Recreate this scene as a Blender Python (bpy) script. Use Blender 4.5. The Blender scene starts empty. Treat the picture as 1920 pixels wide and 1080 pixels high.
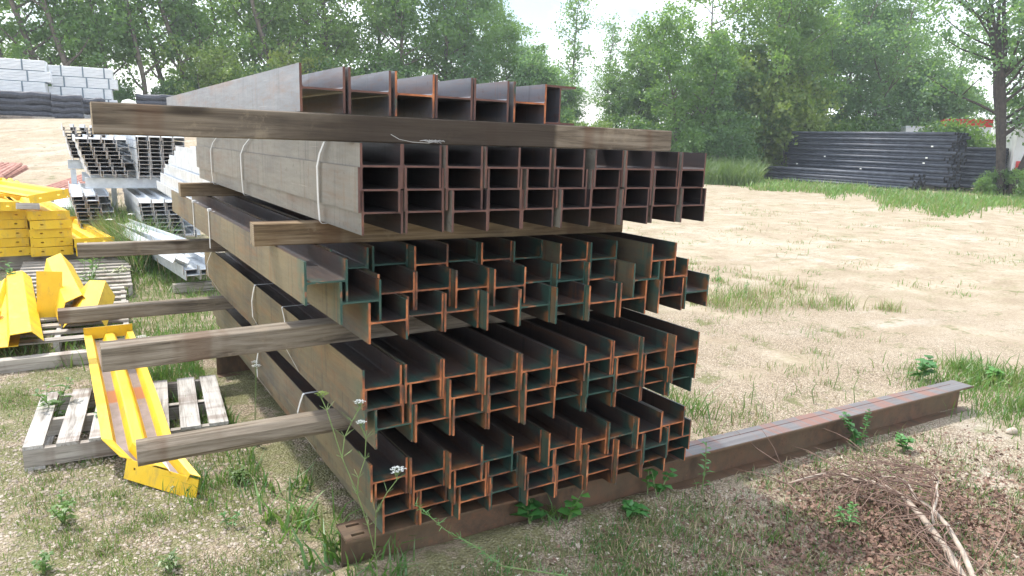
import bpy, math, random
import numpy as np
from mathutils import Vector, Matrix
random.seed(11)
RNG = np.random.default_rng(11)
sc = bpy.context.scene
col = sc.collection
rad = math.radians

# ---------------------------------------------------------------- camera
CAM = Vector((-0.86923, -2.32739, 1.73421))
cR = Vector((0.84587, -0.53236, 0.03323)); cU = Vector((0.08002, 0.18825, 0.97886)); cF = Vector((0.52736, 0.82532, -0.20184))
cd = bpy.data.cameras.new('camera'); cam = bpy.data.objects.new('camera', cd); col.objects.link(cam)
cam.matrix_world = Matrix(((cR.x, cU.x, -cF.x, CAM.x), (cR.y, cU.y, -cF.y, CAM.y), (cR.z, cU.z, -cF.z, CAM.z), (0, 0, 0, 1)))
cd.sensor_width = 36; cd.lens = 24.86; cd.clip_start = 0.05; cd.clip_end = 2000
sc.camera = cam

# ---------------------------------------------------------------- light
SUN_EL, SUN_AZ = rad(61), rad(-26)      # azimuth clockwise from +Y
w = bpy.data.worlds.new('World'); sc.world = w; w.use_nodes = True
nt = w.node_tree; nt.nodes.clear()
wo = nt.nodes.new('ShaderNodeOutputWorld'); bg = nt.nodes.new('ShaderNodeBackground')
sky = nt.nodes.new('ShaderNodeTexSky'); sky.sky_type = 'NISHITA'; sky.sun_disc = False
sky.sun_elevation = SUN_EL; sky.sun_rotation = SUN_AZ; sky.air_density = 1.2; sky.dust_density = 2.5; sky.altitude = 200
tc = nt.nodes.new('ShaderNodeTexCoord'); mp = nt.nodes.new('ShaderNodeMapping'); mp.inputs['Scale'].default_value = (1, 1, 2.6)
nz = nt.nodes.new('ShaderNodeTexNoise'); nz.inputs['Scale'].default_value = 2.6; nz.inputs['Detail'].default_value = 6; nz.inputs['Roughness'].default_value = 0.6
cr = nt.nodes.new('ShaderNodeValToRGB'); cr.color_ramp.elements[0].position = 0.38; cr.color_ramp.elements[1].position = 0.62
mx = nt.nodes.new('ShaderNodeMixRGB'); mx.inputs['Color2'].default_value = (12.0, 12.4, 13.0, 1)
nt.links.new(tc.outputs['Generated'], mp.inputs['Vector']); nt.links.new(mp.outputs[0], nz.inputs['Vector'])
nt.links.new(nz.outputs['Fac'], cr.inputs['Fac']); nt.links.new(cr.outputs['Color'], mx.inputs['Fac'])
nt.links.new(sky.outputs[0], mx.inputs['Color1']); nt.links.new(mx.outputs[0], bg.inputs['Color'])
bg.inputs['Strength'].default_value = 0.13
nt.links.new(bg.outputs[0], wo.inputs['Surface'])
sd = bpy.data.lights.new('sun', 'SUN'); sd.energy = 2.5; sd.angle = rad(2.0); sd.color = (1, 0.95, 0.87)
so = bpy.data.objects.new('sun', sd); col.objects.link(so)
sdir = Vector((math.sin(SUN_AZ) * math.cos(SUN_EL), math.cos(SUN_AZ) * math.cos(SUN_EL), math.sin(SUN_EL)))
so.rotation_euler = (-sdir).to_track_quat('-Z', 'Y').to_euler(); so.location = sdir * 60
vs = sc.view_settings; vs.view_transform = 'Standard'; vs.look = 'None'; vs.exposure = 0.98; vs.gamma = 1

# ---------------------------------------------------------------- node helpers
class NB:
    def __init__(s, name):
        s.m = bpy.data.materials.new(name); s.m.use_nodes = True; s.t = s.m.node_tree; s.t.nodes.clear()
        s.out = s.t.nodes.new('ShaderNodeOutputMaterial')
    def n(s, typ, ins=None, **kw):
        nd = s.t.nodes.new('ShaderNode' + typ)
        for k, v in kw.items(): setattr(nd, k, v)
        for k, v in (ins or {}).items():
            if isinstance(v, bpy.types.NodeSocket): s.t.links.new(v, nd.inputs[k])
            elif isinstance(v, bpy.types.Node): s.t.links.new(v.outputs[0], nd.inputs[k])
            else: nd.inputs[k].default_value = v
        return nd
    def ramp(s, fac, pts, interp='LINEAR'):
        nd = s.n('ValToRGB', {'Fac': fac}); r = nd.color_ramp; r.interpolation = interp
        while len(r.elements) < len(pts): r.elements.new(0.5)
        for e, (p, c) in zip(r.elements, pts):
            e.position = p; e.color = c if len(c) == 4 else (*c, 1)
        return nd.outputs[0]
    def noise(s, vec, scale, detail=4, rough=0.55, dist=0.0):
        return s.n('TexNoise', {'Vector': vec, 'Scale': scale, 'Detail': detail, 'Roughness': rough, 'Distortion': dist}).outputs['Fac']
    def map(s, vec, scale=(1, 1, 1), loc=(0, 0, 0)):
        return s.n('Mapping', {'Vector': vec, 'Scale': scale, 'Location': loc}).outputs[0]
    def mix(s, f, a, b, mode='MIX'):
        return s.n('MixRGB', {'Fac': f, 'Color1': a, 'Color2': b}, blend_type=mode).outputs[0]
    def math(s, op, a, b=0.0, c=0.0):
        return s.n('Math', {0: a, 1: b, 2: c}, operation=op).outputs[0]
    def step(s, v, a, b):
        return s.n('MapRange', {'Value': v, 'From Min': a, 'From Max': b}, interpolation_type='SMOOTHSTEP').outputs[0]
    def vadd(s, a, b): return s.n('VectorMath', {0: a, 1: b}, operation='ADD').outputs[0]
    def bump(s, h, strength=0.3, dist=0.01):
        return s.n('Bump', {'Height': h, 'Strength': strength, 'Distance': dist}).outputs[0]
    def done(s, color, rough=0.6, metal=0.0, normal=None, spec=0.5):
        ins = {'Base Color': color, 'Roughness': rough, 'Metallic': metal, 'Specular IOR Level': spec}
        if normal is not None: ins['Normal'] = normal
        p = s.n('BsdfPrincipled', ins); s.t.links.new(p.outputs[0], s.out.inputs['Surface']); return s.m
def C3(*c): return (*c, 1)
def objvec(b, amount=7.0):
    """object coordinates shifted by a random amount per object"""
    tcn = b.n('TexCoord'); oi = b.n('ObjectInfo')
    rnd = b.math('MULTIPLY', oi.outputs['Random'], amount)
    cx = b.n('CombineXYZ', {0: rnd, 1: rnd, 2: rnd}).outputs[0]
    return tcn.outputs['Object'], b.vadd(tcn.outputs['Object'], cx), oi.outputs['Random']

def mat_steel(name, dark, mid, rust, dust, teal=0.0, dustamt=0.5, rough=0.42, spec=0.5):
    b = NB(name); ov, v, rnd = objvec(b)
    n1 = b.noise(b.map(v, (14, 1.6, 14)), 1.0, 5, 0.6)
    n2 = b.noise(b.map(v, (60, 7, 60)), 1.0, 5, 0.7)
    n3 = b.noise(v, 2.3, 4)
    c = b.ramp(n1, [(0.3, dark), (0.5, mid), (0.72, rust)])
    c = b.mix(b.math('MULTIPLY', b.step(n2, 0.5, 0.72), 0.6), c, C3(*rust))
    c = b.mix(b.math('MULTIPLY', b.step(n3, 0.35, 0.65), dustamt), c, C3(*dust))
    if teal > 0:
        y = b.n('SeparateXYZ', {0: ov}).outputs[1]
        near = b.math('SUBTRACT', 1.0, b.step(b.math('ADD', y, b.math('MULTIPLY', b.math('SUBTRACT', n2, 0.5), 0.12)), 0.015, 0.13))
        nn = b.step(b.noise(v, 5.0, 3), 0.40, 0.56)
        c = b.mix(b.math('MULTIPLY', b.math('MULTIPLY', near, nn), teal), c, C3(0.012, 0.095, 0.075))
        nr = b.math('MULTIPLY', b.math('SUBTRACT', 1.0, b.step(y, 0.0, 0.05)), b.step(b.noise(v, 9.0, 3), 0.5, 0.6))
        c = b.mix(b.math('MULTIPLY', nr, 0.7), c, C3(0.30, 0.11, 0.035))
    run = b.noise(b.map(v, (3, 26, 1.2)), 1.0, 5, 0.7)
    c = b.mix(b.math('MULTIPLY', b.step(run, 0.53, 0.68), 0.55), c, C3(*[q * 0.45 for q in dark]))
    run2 = b.noise(b.map(v, (3, 17, 2.0), (7, 3, 1)), 1.0, 6, 0.75)
    c = b.mix(b.math('MULTIPLY', b.step(run2, 0.57, 0.66), 0.7), c, C3(*rust))
    fl = b.noise(v, 38, 6, 0.7)
    c = b.mix(b.math('MULTIPLY', b.step(fl, 0.60, 0.66), 0.6), c, C3(*[q * 0.5 for q in rust]))
    sc_ = b.step(b.noise(b.map(v, (40, 2.0, 90), (2, 9, 4)), 1.0, 2, 0.4), 0.73, 0.76)
    c = b.mix(b.math('MULTIPLY', sc_, 0.35), c, C3(*[min(1, q * 1.8) for q in dust]))
    r = b.math('ADD', b.math('MULTIPLY', n2, 0.35), rough - 0.15)
    return b.done(c, r, 0.0, b.bump(n2, 0.12, 0.002), spec)
def mat_cut(name, cols):
    b = NB(name); ov, v, rnd = objvec(b)
    n = b.noise(v, 11, 5, 0.6)
    c = b.ramp(n, cols)
    return b.done(c, 0.75, 0, b.bump(b.noise(v, 160, 3), 0.3, 0.001))
def mat_wood(name, a, d, dark, axis=0, scale=1.0):
    b = NB(name); ov, v, rnd = objvec(b)
    s = [30 * scale] * 3; s[axis] = 2.2
    s2 = [150 * scale] * 3; s2[axis] = 2.5
    g = b.noise(b.map(v, tuple(s)), 1.0, 6, 0.65, 0.6); g2 = b.noise(b.map(v, tuple(s2)), 1.0, 4, 0.6)
    big = b.noise(v, 3.5, 4)
    c = b.ramp(g, [(0.3, dark), (0.47, a), (0.7, d)])
    c = b.mix(b.math('MULTIPLY', b.step(g2, 0.52, 0.72), 0.55), c, C3(*dark))
    st = b.noise(b.map(v, tuple([6.0 if i == axis else 0.8 for i in range(3)])), 1.0, 3)
    c = b.mix(b.math('MULTIPLY', b.step(st, 0.52, 0.68), 0.45), c, C3(0.10, 0.045, 0.022))
    c = b.mix(b.math('MULTIPLY', b.step(big, 0.45, 0.75), 0.3), c, C3(0.09, 0.08, 0.07))
    kn = b.n('TexVoronoi', {'Vector': b.map(v, tuple([1.7 if i == axis else 5.5 for i in range(3)])), 'Scale': 1.0}).outputs['Distance']
    c = b.mix(b.math('MULTIPLY', b.math('SUBTRACT', 1.0, b.step(kn, 0.06, 0.17)), 0.8), c, C3(*[q * 0.6 for q in dark]))
    mud = b.step(b.noise(v, 9, 7, 0.75), 0.56, 0.66)
    c = b.mix(b.math('MULTIPLY', mud, 0.35), c, C3(0.30, 0.24, 0.17))
    crack = b.step(b.noise(b.map(v, tuple([1.0 if i == axis else 30 for i in range(3)])), 1.0, 2, 0.4), 0.70, 0.73)
    c = b.mix(b.math('MULTIPLY', crack, 0.85), c, C3(0.02, 0.015, 0.01))
    return b.done(c, 0.85, 0, b.bump(b.math('ADD', g, b.math('MULTIPLY', g2, 0.6)), 0.6, 0.004), 0.25)
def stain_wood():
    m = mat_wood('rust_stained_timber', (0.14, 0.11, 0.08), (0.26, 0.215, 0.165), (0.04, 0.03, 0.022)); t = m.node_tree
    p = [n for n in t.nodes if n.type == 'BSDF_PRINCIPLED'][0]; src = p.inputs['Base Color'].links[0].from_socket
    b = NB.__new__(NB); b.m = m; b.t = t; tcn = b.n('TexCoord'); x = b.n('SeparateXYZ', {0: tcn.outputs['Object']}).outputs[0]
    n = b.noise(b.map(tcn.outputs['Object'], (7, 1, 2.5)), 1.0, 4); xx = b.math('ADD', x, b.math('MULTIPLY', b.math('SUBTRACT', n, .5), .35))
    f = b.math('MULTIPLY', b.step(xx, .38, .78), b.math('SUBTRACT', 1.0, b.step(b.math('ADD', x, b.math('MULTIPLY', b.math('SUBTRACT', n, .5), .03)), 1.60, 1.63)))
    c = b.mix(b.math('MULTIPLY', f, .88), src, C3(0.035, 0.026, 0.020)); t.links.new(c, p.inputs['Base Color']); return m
def mat_flat(name, c1, c2, scale=6, rough=0.5, metal=0.0, bump=0.0, spec=0.5):
    b = NB(name); ov, v, rnd = objvec(b)
    n = b.noise(v, scale, 5, 0.6)
    return b.done(b.ramp(n, [(0.3, c1), (0.7, c2)]), rough, metal, b.bump(n, bump, 0.003) if bump else None, spec)
def mat_leaf(name, cols, trans=0.45):
    b = NB(name); ov, v, rnd = objvec(b)
    n = b.noise(v, 1.1, 3, 0.6); n2 = b.noise(v, 14, 2)
    f = b.math('ADD', b.math('MULTIPLY', n, 0.6), b.math('MULTIPLY', n2, 0.4))
    f = b.math('ADD', f, b.math('MULTIPLY', b.math('SUBTRACT', rnd, 0.5), 0.22))
    c = b.ramp(f, cols)
    d = b.n('BsdfDiffuse', {'Color': c}); t = b.n('BsdfTranslucent', {'Color': b.mix(0.55, c, C3(0.30, 0.46, 0.07))})
    g = b.n('BsdfGlossy', {'Color': C3(1, 1, 1), 'Roughness': 0.45})
    m1 = b.n('MixShader', {0: trans}); b.t.links.new(d.outputs[0], m1.inputs[1]); b.t.links.new(t.outputs[0], m1.inputs[2])
    m2 = b.n('MixShader', {0: 0.05}); b.t.links.new(m1.outputs[0], m2.inputs[1]); b.t.links.new(g.outputs[0], m2.inputs[2])
    b.t.links.new(m2.outputs[0], b.out.inputs['Surface']); return b.m

M = {}
M['steel_top'] = mat_steel('blue_mill_steel', (0.06, 0.065, 0.085), (0.095, 0.095, 0.115), (0.15, 0.07, 0.045), (0.13, 0.13, 0.15), dustamt=0.4, rough=0.34, spec=0.8)
M['steel_top_out'] = mat_steel('blue_mill_steel_weathered_lit', (0.085, 0.09, 0.105), (0.125, 0.13, 0.145), (0.18, 0.10, 0.065), (0.17, 0.175, 0.19), dustamt=0.4, rough=0.36, spec=0.8)
M['steel_upper'] = mat_steel('dark_mill_steel_shaded', (0.018, 0.016, 0.02), (0.032, 0.027, 0.03), (0.055, 0.030, 0.024), (0.05, 0.043, 0.04), dustamt=0.4, rough=0.42, spec=0.5)  # channel colour lowered to carry the shade inside the beams
M['steel_upper_out'] = mat_steel('grey_dusty_steel_lit', (0.10, 0.10, 0.095), (0.17, 0.16, 0.14), (0.17, 0.11, 0.075), (0.25, 0.235, 0.20), dustamt=0.6, rough=0.42, spec=0.7)
M['steel_low'] = mat_steel('rusting_dark_steel_shaded', (0.018, 0.017, 0.023), (0.036, 0.028, 0.028), (0.095, 0.042, 0.022), (0.07, 0.052, 0.042), teal=0.5, dustamt=0.45, spec=0.55)
M['steel_low_out'] = mat_steel('olive_rusting_steel_lit', (0.05, 0.05, 0.05), (0.11, 0.092, 0.065), (0.19, 0.095, 0.045), (0.20, 0.165, 0.095), teal=0.6, dustamt=0.6, spec=0.6, rough=0.45)
M['steel_base'] = mat_steel('brown_rusted_steel', (0.06, 0.038, 0.026), (0.11, 0.065, 0.04), (0.17, 0.08, 0.045), (0.12, 0.085, 0.05), dustamt=0.7, rough=0.6)
def mat_band():
    b = NB('banded_flange_top'); ov, v, rnd = objvec(b)
    n = b.noise(b.map(v, (4.5, .6, 1)), 1.0, 5, 0.7); n2 = b.noise(b.map(v, (2, 60, 1)), 1.0, 4, .7); n3 = b.noise(v, 30, 6, .75)
    c = b.ramp(n2, [(0.35, (0.095, 0.088, 0.09)), (0.65, (0.155, 0.145, 0.145))])
    c = b.mix(b.math('MULTIPLY', b.step(n, .50, .58), .85), c, C3(0.20, 0.085, 0.055))
    c = b.mix(b.step(n3, .60, .68), c, C3(0.16, 0.07, 0.04))
    return b.done(c, .42, 0, b.bump(n3, .15, .002), .6)
M['band_top'] = mat_band()
M['cut_dark'] = mat_cut('dark_cut_steel', [(0.3, (0.06, 0.03, 0.028)), (0.6, (0.13, 0.06, 0.045)), (0.8, (0.22, 0.085, 0.04))])
M['cut_orange'] = mat_cut('orange_rust_cut', [(0.30, (0.03, 0.07, 0.055)), (0.40, (0.10, 0.045, 0.028)), (0.50, (0.26, 0.085, 0.035)), (0.62, (0.44, 0.15, 0.055)), (0.74, (0.50, 0.26, 0.14))])
M['cut_green'] = mat_cut('green_painted_cut', [(0.40, (0.015, 0.055, 0.042)), (0.56, (0.035, 0.075, 0.055)), (0.66, (0.30, 0.11, 0.05))])
M['galv'] = mat_flat('galvanised_steel', (0.52, 0.56, 0.60), (0.76, 0.80, 0.84), 9, 0.38, 0.25)
M['galv_end'] = mat_flat('galvanised_cut', (0.35, 0.35, 0.34), (0.55, 0.45, 0.38), 12, 0.6, 0.1)
M['strap'] = mat_flat('white_strap', (0.66, 0.67, 0.68), (0.80, 0.81, 0.82), 20, 0.35, 0.2)
M['wood_grey'] = mat_wood('weathered_timber', (0.20, 0.165, 0.125), (0.34, 0.295, 0.24), (0.055, 0.042, 0.03))
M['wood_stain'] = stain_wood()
def mat_end():
    b = NB('timber_end_grain'); ov, v, rnd = objvec(b); s = b.n('SeparateXYZ', {0: ov})
    y = b.math('ADD', s.outputs[1], 0.03); z = b.math('SUBTRACT', s.outputs[2], 0.02)
    d = b.math('SQRT', b.math('ADD', b.math('MULTIPLY', y, y), b.math('MULTIPLY', z, z)))
    ring = b.math('PINGPONG', b.math('ADD', b.math('MULTIPLY', d, 130.0), b.math('MULTIPLY', b.noise(v, 25, 3), 1.5)), 0.5)
    c = b.ramp(ring, [(0.0, (0.16, 0.12, 0.08)), (0.5, (0.36, 0.29, 0.20))])
    cr_ = b.step(b.noise(b.map(v, (1, 70, 12)), 1.0, 2), .64, .68)
    c = b.mix(b.math('MULTIPLY', cr_, .8), c, C3(0.03, 0.022, 0.015))
    return b.done(c, .9, 0, b.bump(ring, .4, .002), .2)
M['wood_end'] = mat_end()
M['wood_tan'] = mat_wood('tan_timber', (0.22, 0.155, 0.09), (0.36, 0.275, 0.18), (0.065, 0.042, 0.024))
M['wood_y'] = mat_wood('grey_pallet_board', (0.42, 0.40, 0.37), (0.60, 0.58, 0.55), (0.15, 0.13, 0.11), axis=1)
M['wood_x'] = mat_wood('grey_pallet_bearer', (0.38, 0.35, 0.31), (0.54, 0.50, 0.45), (0.13, 0.11, 0.09), axis=0)
def mat_yellow():
    b = NB('worn_yellow_paint'); ov, v, rnd = objvec(b)
    n = b.noise(v, 5, 5, .6); c = b.ramp(n, [(0.3, (0.70, 0.42, 0.01)), (0.7, (0.82, 0.55, 0.03))])
    g = b.noise(b.map(v, (14, 5, 5)), 1.0, 7, 0.75); c = b.mix(b.math('MULTIPLY', b.step(g, .5, .66), .5), c, C3(0.40, 0.27, 0.08))
    ch = b.noise(v, 30, 7, 0.8); c = b.mix(b.step(ch, .66, .69), c, C3(0.16, 0.06, 0.02))
    return b.done(c, b.math('ADD', .35, b.math('MULTIPLY', g, .3)), 0, b.bump(g, .15, .002))
M['yellow'] = mat_yellow()
M['dark_hole'] = mat_flat('dark_recess', (0.02, 0.015, 0.01), (0.03, 0.025, 0.02), 5, 0.9)
M['bark'] = mat_flat('tree_bark', (0.085, 0.07, 0.055), (0.21, 0.18, 0.15), 6, 0.9, 0, 0.4, 0.2)
M['bark_dark'] = mat_flat('dark_tree_bark', (0.035, 0.03, 0.028), (0.09, 0.075, 0.065), 6, 0.9, 0, 0.4, 0.2)
M['pipe'] = mat_flat('black_pipe', (0.03, 0.036, 0.052), (0.075, 0.088, 0.12), 3, 0.5)
M['pipe_in'] = mat_flat('pipe_bore', (0.01, 0.01, 0.012), (0.03, 0.03, 0.03), 3, 0.8)
M['mesh_black'] = mat_flat('black_netting', (0.03, 0.034, 0.045), (0.07, 0.075, 0.095), 14, 0.7, 0, 0.5)
M['white_rail'] = mat_flat('bright_galvanised_rail', (0.78, 0.81, 0.84), (0.88, 0.90, 0.92), 4, 0.4)
M['rail_gap'] = mat_flat('blue_grey_spacer', (0.10, 0.14, 0.18), (0.18, 0.24, 0.28), 4, 0.7)
M['red_rust'] = mat_flat('red_brown_rail', (0.22, 0.08, 0.055), (0.42, 0.22, 0.17), 8, 0.7)
M['white_paint'] = mat_flat('white_vehicle_paint', (0.70, 0.71, 0.72), (0.80, 0.81, 0.82), 3, 0.25)
M['red_paint'] = mat_flat('red_vehicle_paint', (0.50, 0.025, 0.02), (0.62, 0.04, 0.03), 3, 0.3)
M['glass'] = mat_flat('dark_glass', (0.03, 0.04, 0.05), (0.06, 0.07, 0.08), 3, 0.08)
M['rubber'] = mat_flat('black_rubber', (0.02, 0.02, 0.02), (0.035, 0.035, 0.035), 6, 0.8)
M['leaf'] = mat_leaf('poplar_leaf', [(0.3, (0.06, 0.16, 0.03)), (0.5, (0.12, 0.27, 0.05)), (0.68, (0.23, 0.37, 0.07))], 0.62)
M['leaf_blue'] = mat_leaf('grey_green_leaf', [(0.3, (0.06, 0.16, 0.07)), (0.5, (0.11, 0.25, 0.10)), (0.68, (0.18, 0.34, 0.12))], 0.62)
M['leaf_dark'] = mat_leaf('deep_green_leaf', [(0.3, (0.035, 0.11, 0.03)), (0.5, (0.065, 0.17, 0.04)), (0.7, (0.11, 0.23, 0.05))], 0.5)
M['leaf_yellow'] = mat_leaf('yellow_green_leaf', [(0.3, (0.10, 0.18, 0.025)), (0.5, (0.19, 0.28, 0.04)), (0.68, (0.30, 0.34, 0.05))], 0.5)
M['blade'] = mat_leaf('grass_blade', [(0.3, (0.05, 0.11, 0.025)), (0.5, (0.12, 0.19, 0.05)), (0.66, (0.30, 0.29, 0.13))], 0.3)
M['straw'] = mat_flat('dry_straw', (0.28, 0.22, 0.12), (0.50, 0.42, 0.27), 9, 0.8)
M['blade_bright'] = mat_leaf('lush_grass_blade', [(0.3, (0.035, 0.12, 0.018)), (0.5, (0.07, 0.20, 0.03)), (0.7, (0.15, 0.29, 0.05))], 0.35)
M['weed_leaf'] = mat_leaf('weed_leaf', [(0.3, (0.03, 0.12, 0.03)), (0.5, (0.06, 0.21, 0.05)), (0.7, (0.13, 0.30, 0.06))], 0.3)
M['stem'] = mat_flat('green_stem', (0.10, 0.17, 0.05), (0.20, 0.27, 0.10), 20, 0.6)
M['petal'] = mat_flat('white_petal', (0.72, 0.74, 0.68), (0.82, 0.83, 0.80), 30, 0.7)
M['twig'] = mat_flat('bare_twig_bark', (0.24, 0.19, 0.15), (0.48, 0.41, 0.34), 16, 0.75, 0, 0.4)
M['twig_dark'] = mat_flat('brown_twig_bark', (0.12, 0.07, 0.05), (0.27, 0.18, 0.14), 16, 0.8)
M['dead_leaf'] = mat_flat('dead_brown_leaf', (0.10, 0.055, 0.038), (0.30, 0.185, 0.135), 25, 0.8)
M['stone'] = mat_flat('pale_gravel_stone', (0.24, 0.19, 0.145), (0.62, 0.54, 0.45), 18, 0.85, 0, 0.2)
M['wire'] = mat_flat('galvanised_wire', (0.3, 0.3, 0.3), (0.5, 0.5, 0.5), 20, 0.4, 0.5)

def mat_ground():
    b = NB('sandy_gravel_ground'); v = b.n('TexCoord').outputs['Object']
    big = b.noise(v, 0.22, 5, 0.6); med = b.noise(v, 1.7, 5, 0.6); fine = b.noise(v, 26, 5, 0.65); vf = b.noise(v, 150, 3, 0.6)
    vo = b.n('TexVoronoi', {'Vector': v, 'Scale': 95.0}); cell = vo.outputs['Color']; dist = vo.outputs['Distance']
    vo2 = b.n('TexVoronoi', {'Vector': v, 'Scale': 38.0})
    sand = b.ramp(med, [(0.3, (0.26, 0.205, 0.14)), (0.5, (0.37, 0.31, 0.225)), (0.7, (0.48, 0.42, 0.33))])
    sand = b.mix(b.math('MULTIPLY', b.step(big, 0.5, 0.72), 0.6), sand, C3(0.56, 0.50, 0.42))
    wp = b.step(b.noise(b.map(v, (0.35, 0.9, 1)), 1.0, 5, 0.7), 0.55, 0.66)
    sand = b.mix(b.math('MULTIPLY', wp, 0.4), sand, C3(0.62, 0.60, 0.56))
    gp = b.step(b.noise(b.map(v, (0.5, 1.1, 1), (5, 3, 0)), 1.0, 9, 0.8), 0.53, 0.65)
    sand = b.mix(b.math('MULTIPLY', gp, 0.6), sand, C3(0.19, 0.21, 0.09))
    sw = b.n('SeparateXYZ', {0: v}); rot = b.math('ADD', b.math('MULTIPLY', sw.outputs[0], -0.42), b.math('MULTIPLY', sw.outputs[1], 0.90))
    wob = b.math('ADD', rot, b.math('MULTIPLY', b.noise(v, 0.12, 2), 5.0))
    trk = b.math('MULTIPLY', b.math('PINGPONG', wob, 1.9), 1.0); trm = b.math('MULTIPLY', b.math('SUBTRACT', 1.0, b.step(trk, 0.10, 0.26)), b.step(b.noise(v, 0.3, 3), 0.45, 0.6))
    lug = b.math('PINGPONG', b.math('ADD', b.math('MULTIPLY', sw.outputs[0], 8.0), b.math('MULTIPLY', trk, 14.0)), 0.5)
    trm = b.math('MULTIPLY', trm, b.math('ADD', .55, b.math('MULTIPLY', lug, .9)))
    sand = b.mix(b.math('MULTIPLY', trm, 0.30), sand, C3(0.21, 0.15, 0.095))
    dk = b.step(b.noise(v, 7.0, 7, 0.8), 0.53, 0.66)
    sand = b.mix(b.math('MULTIPLY', dk, 0.6), sand, C3(0.17, 0.125, 0.08))
    sand = b.mix(0.35, sand, b.ramp(fine, [(0.3, (0.20, 0.15, 0.10)), (0.7, (0.60, 0.51, 0.39))]))
    g = b.n('SeparateColor', {0: cell}).outputs[0]
    grav = b.ramp(g, [(0.0, (0.21, 0.165, 0.115)), (0.4, (0.39, 0.315, 0.23)), (0.8, (0.52, 0.44, 0.34)), (1.0, (0.62, 0.55, 0.46))])
    grav = b.mix(b.step(dist, 0.35, 0.75), grav, C3(0.12, 0.09, 0.06))
    sx = b.n('SeparateXYZ', {0: v}); ln = b.n('VectorMath', {0: v}, operation='LENGTH').outputs['Value']
    gm = b.math('MULTIPLY', b.math('SUBTRACT', 1.0, b.step(ln, 4.0, 11.0)), b.step(b.noise(v, 1.1, 3), 0.3, 0.55))
    c = b.mix(b.math('MULTIPLY', gm, 0.75), sand, grav)
    # moss and fine ground weed, strongest on the left and close to the stack
    mo = b.noise(v, 2.6, 8, 0.74)
    lefty = b.math('SUBTRACT', 1.0, b.step(sx.outputs[0], 0.2, 3.4))
    near = b.math('SUBTRACT', 1.0, b.step(ln, 7.0, 16.0))
    reg = b.math('ADD', 0.0, b.math('MULTIPLY', b.math('MULTIPLY', lefty, near), 0.13))
    mask = b.step(b.math('ADD', mo, reg), 0.555, 0.64)
    c = b.mix(b.math('MULTIPLY', mask, 0.6), c, b.ramp(fine, [(0.3, (0.06, 0.085, 0.02)), (0.7, (0.17, 0.20, 0.06))]))
    # darker brown tone under and before the stack
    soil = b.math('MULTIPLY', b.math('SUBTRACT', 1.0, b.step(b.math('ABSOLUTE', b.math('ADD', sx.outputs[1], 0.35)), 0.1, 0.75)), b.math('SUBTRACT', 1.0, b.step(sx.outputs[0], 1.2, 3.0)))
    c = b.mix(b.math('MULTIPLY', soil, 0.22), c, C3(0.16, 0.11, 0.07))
    h = b.math('ADD', b.math('MULTIPLY', b.math('SUBTRACT', 0.6, dist), 0.7), b.math('ADD', b.math('MULTIPLY', fine, 0.9), b.math('MULTIPLY', vf, 0.3)))
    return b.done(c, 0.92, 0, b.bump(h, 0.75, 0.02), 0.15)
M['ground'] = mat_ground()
def mat_pan():
    b = NB('yellow_pan_stained'); ov, v, rnd = objvec(b)
    z = b.n('SeparateXYZ', {0: ov}).outputs[2]
    n = b.noise(v, 7, 5, 0.6)
    f = b.step(b.noise(b.map(v, (5, 2.2, 1)), 1.0, 5, .6), 0.27, 0.42)
    c = b.ramp(n, [(0.3, (0.70, 0.42, 0.01)), (0.7, (0.82, 0.55, 0.03))])
    yy = b.n('SeparateXYZ', {0: ov}).outputs[1]
    c = b.mix(b.math('MULTIPLY', f, 0.9), c, b.ramp(b.noise(v, 18, 6, .7), [(0.3, (0.085, 0.07, 0.09)), (0.7, (0.20, 0.16, 0.19))]))
    c = b.mix(b.math('MULTIPLY', b.math('MULTIPLY', f, b.math('SUBTRACT', 1.0, f)), 3.2), c, C3(0.50, 0.20, 0.04))
    band = b.math('MULTIPLY', b.step(yy, 1.00, 1.03), b.math('SUBTRACT', 1.0, b.step(yy, 1.20, 1.23)))
    c = b.mix(band, c, C3(0.30, 0.10, 0.015))
    ru = b.step(b.noise(v, 13, 6, 0.75), 0.66, 0.70)
    c = b.mix(ru, c, C3(0.22, 0.08, 0.02))
    return b.done(c, 0.4, 0, b.bump(n, 0.1, 0.002))
M['pan'] = mat_pan()

# ---------------------------------------------------------------- object helpers
def mesh(name, v, f, mats, fm=None, smooth=False):
    me = bpy.data.meshes.new(name)
    me.from_pydata([tuple(p) for p in v], [], [tuple(q) for q in f]); me.update()
    for m in (mats if isinstance(mats, (list, tuple)) else [mats]): me.materials.append(M[m] if isinstance(m, str) else m)
    if fm is not None: me.polygons.foreach_set('material_index', fm)
    if smooth: me.polygons.foreach_set('use_smooth', [True] * len(me.polygons))
    return me
def quads_np(name, verts, mat, fv=4, smooth=False, midx=None, mats=None):
    """verts: (n*fv,3) array, each fv rows one face"""
    n = len(verts) // fv
    me = bpy.data.meshes.new(name); me.vertices.add(len(verts)); me.vertices.foreach_set('co', np.asarray(verts, np.float32).ravel())
    me.loops.add(n * fv); me.loops.foreach_set('vertex_index', np.arange(n * fv, dtype=np.int32))
    me.polygons.add(n); me.polygons.foreach_set('loop_start', np.arange(0, n * fv, fv, dtype=np.int32))
    for m in (mats or [mat]): me.materials.append(M[m])
    if midx is not None: me.polygons.foreach_set('material_index', np.asarray(midx, np.int32))
    me.update(calc_edges=True)
    return me
def link(name, me, parent=None, loc=None, rot=None):
    o = bpy.data.objects.new(name, me); col.objects.link(o)
    if parent is not None: o.parent = parent
    if loc is not None: o.location = loc
    if rot is not None: o.rotation_euler = rot
    return o
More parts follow.
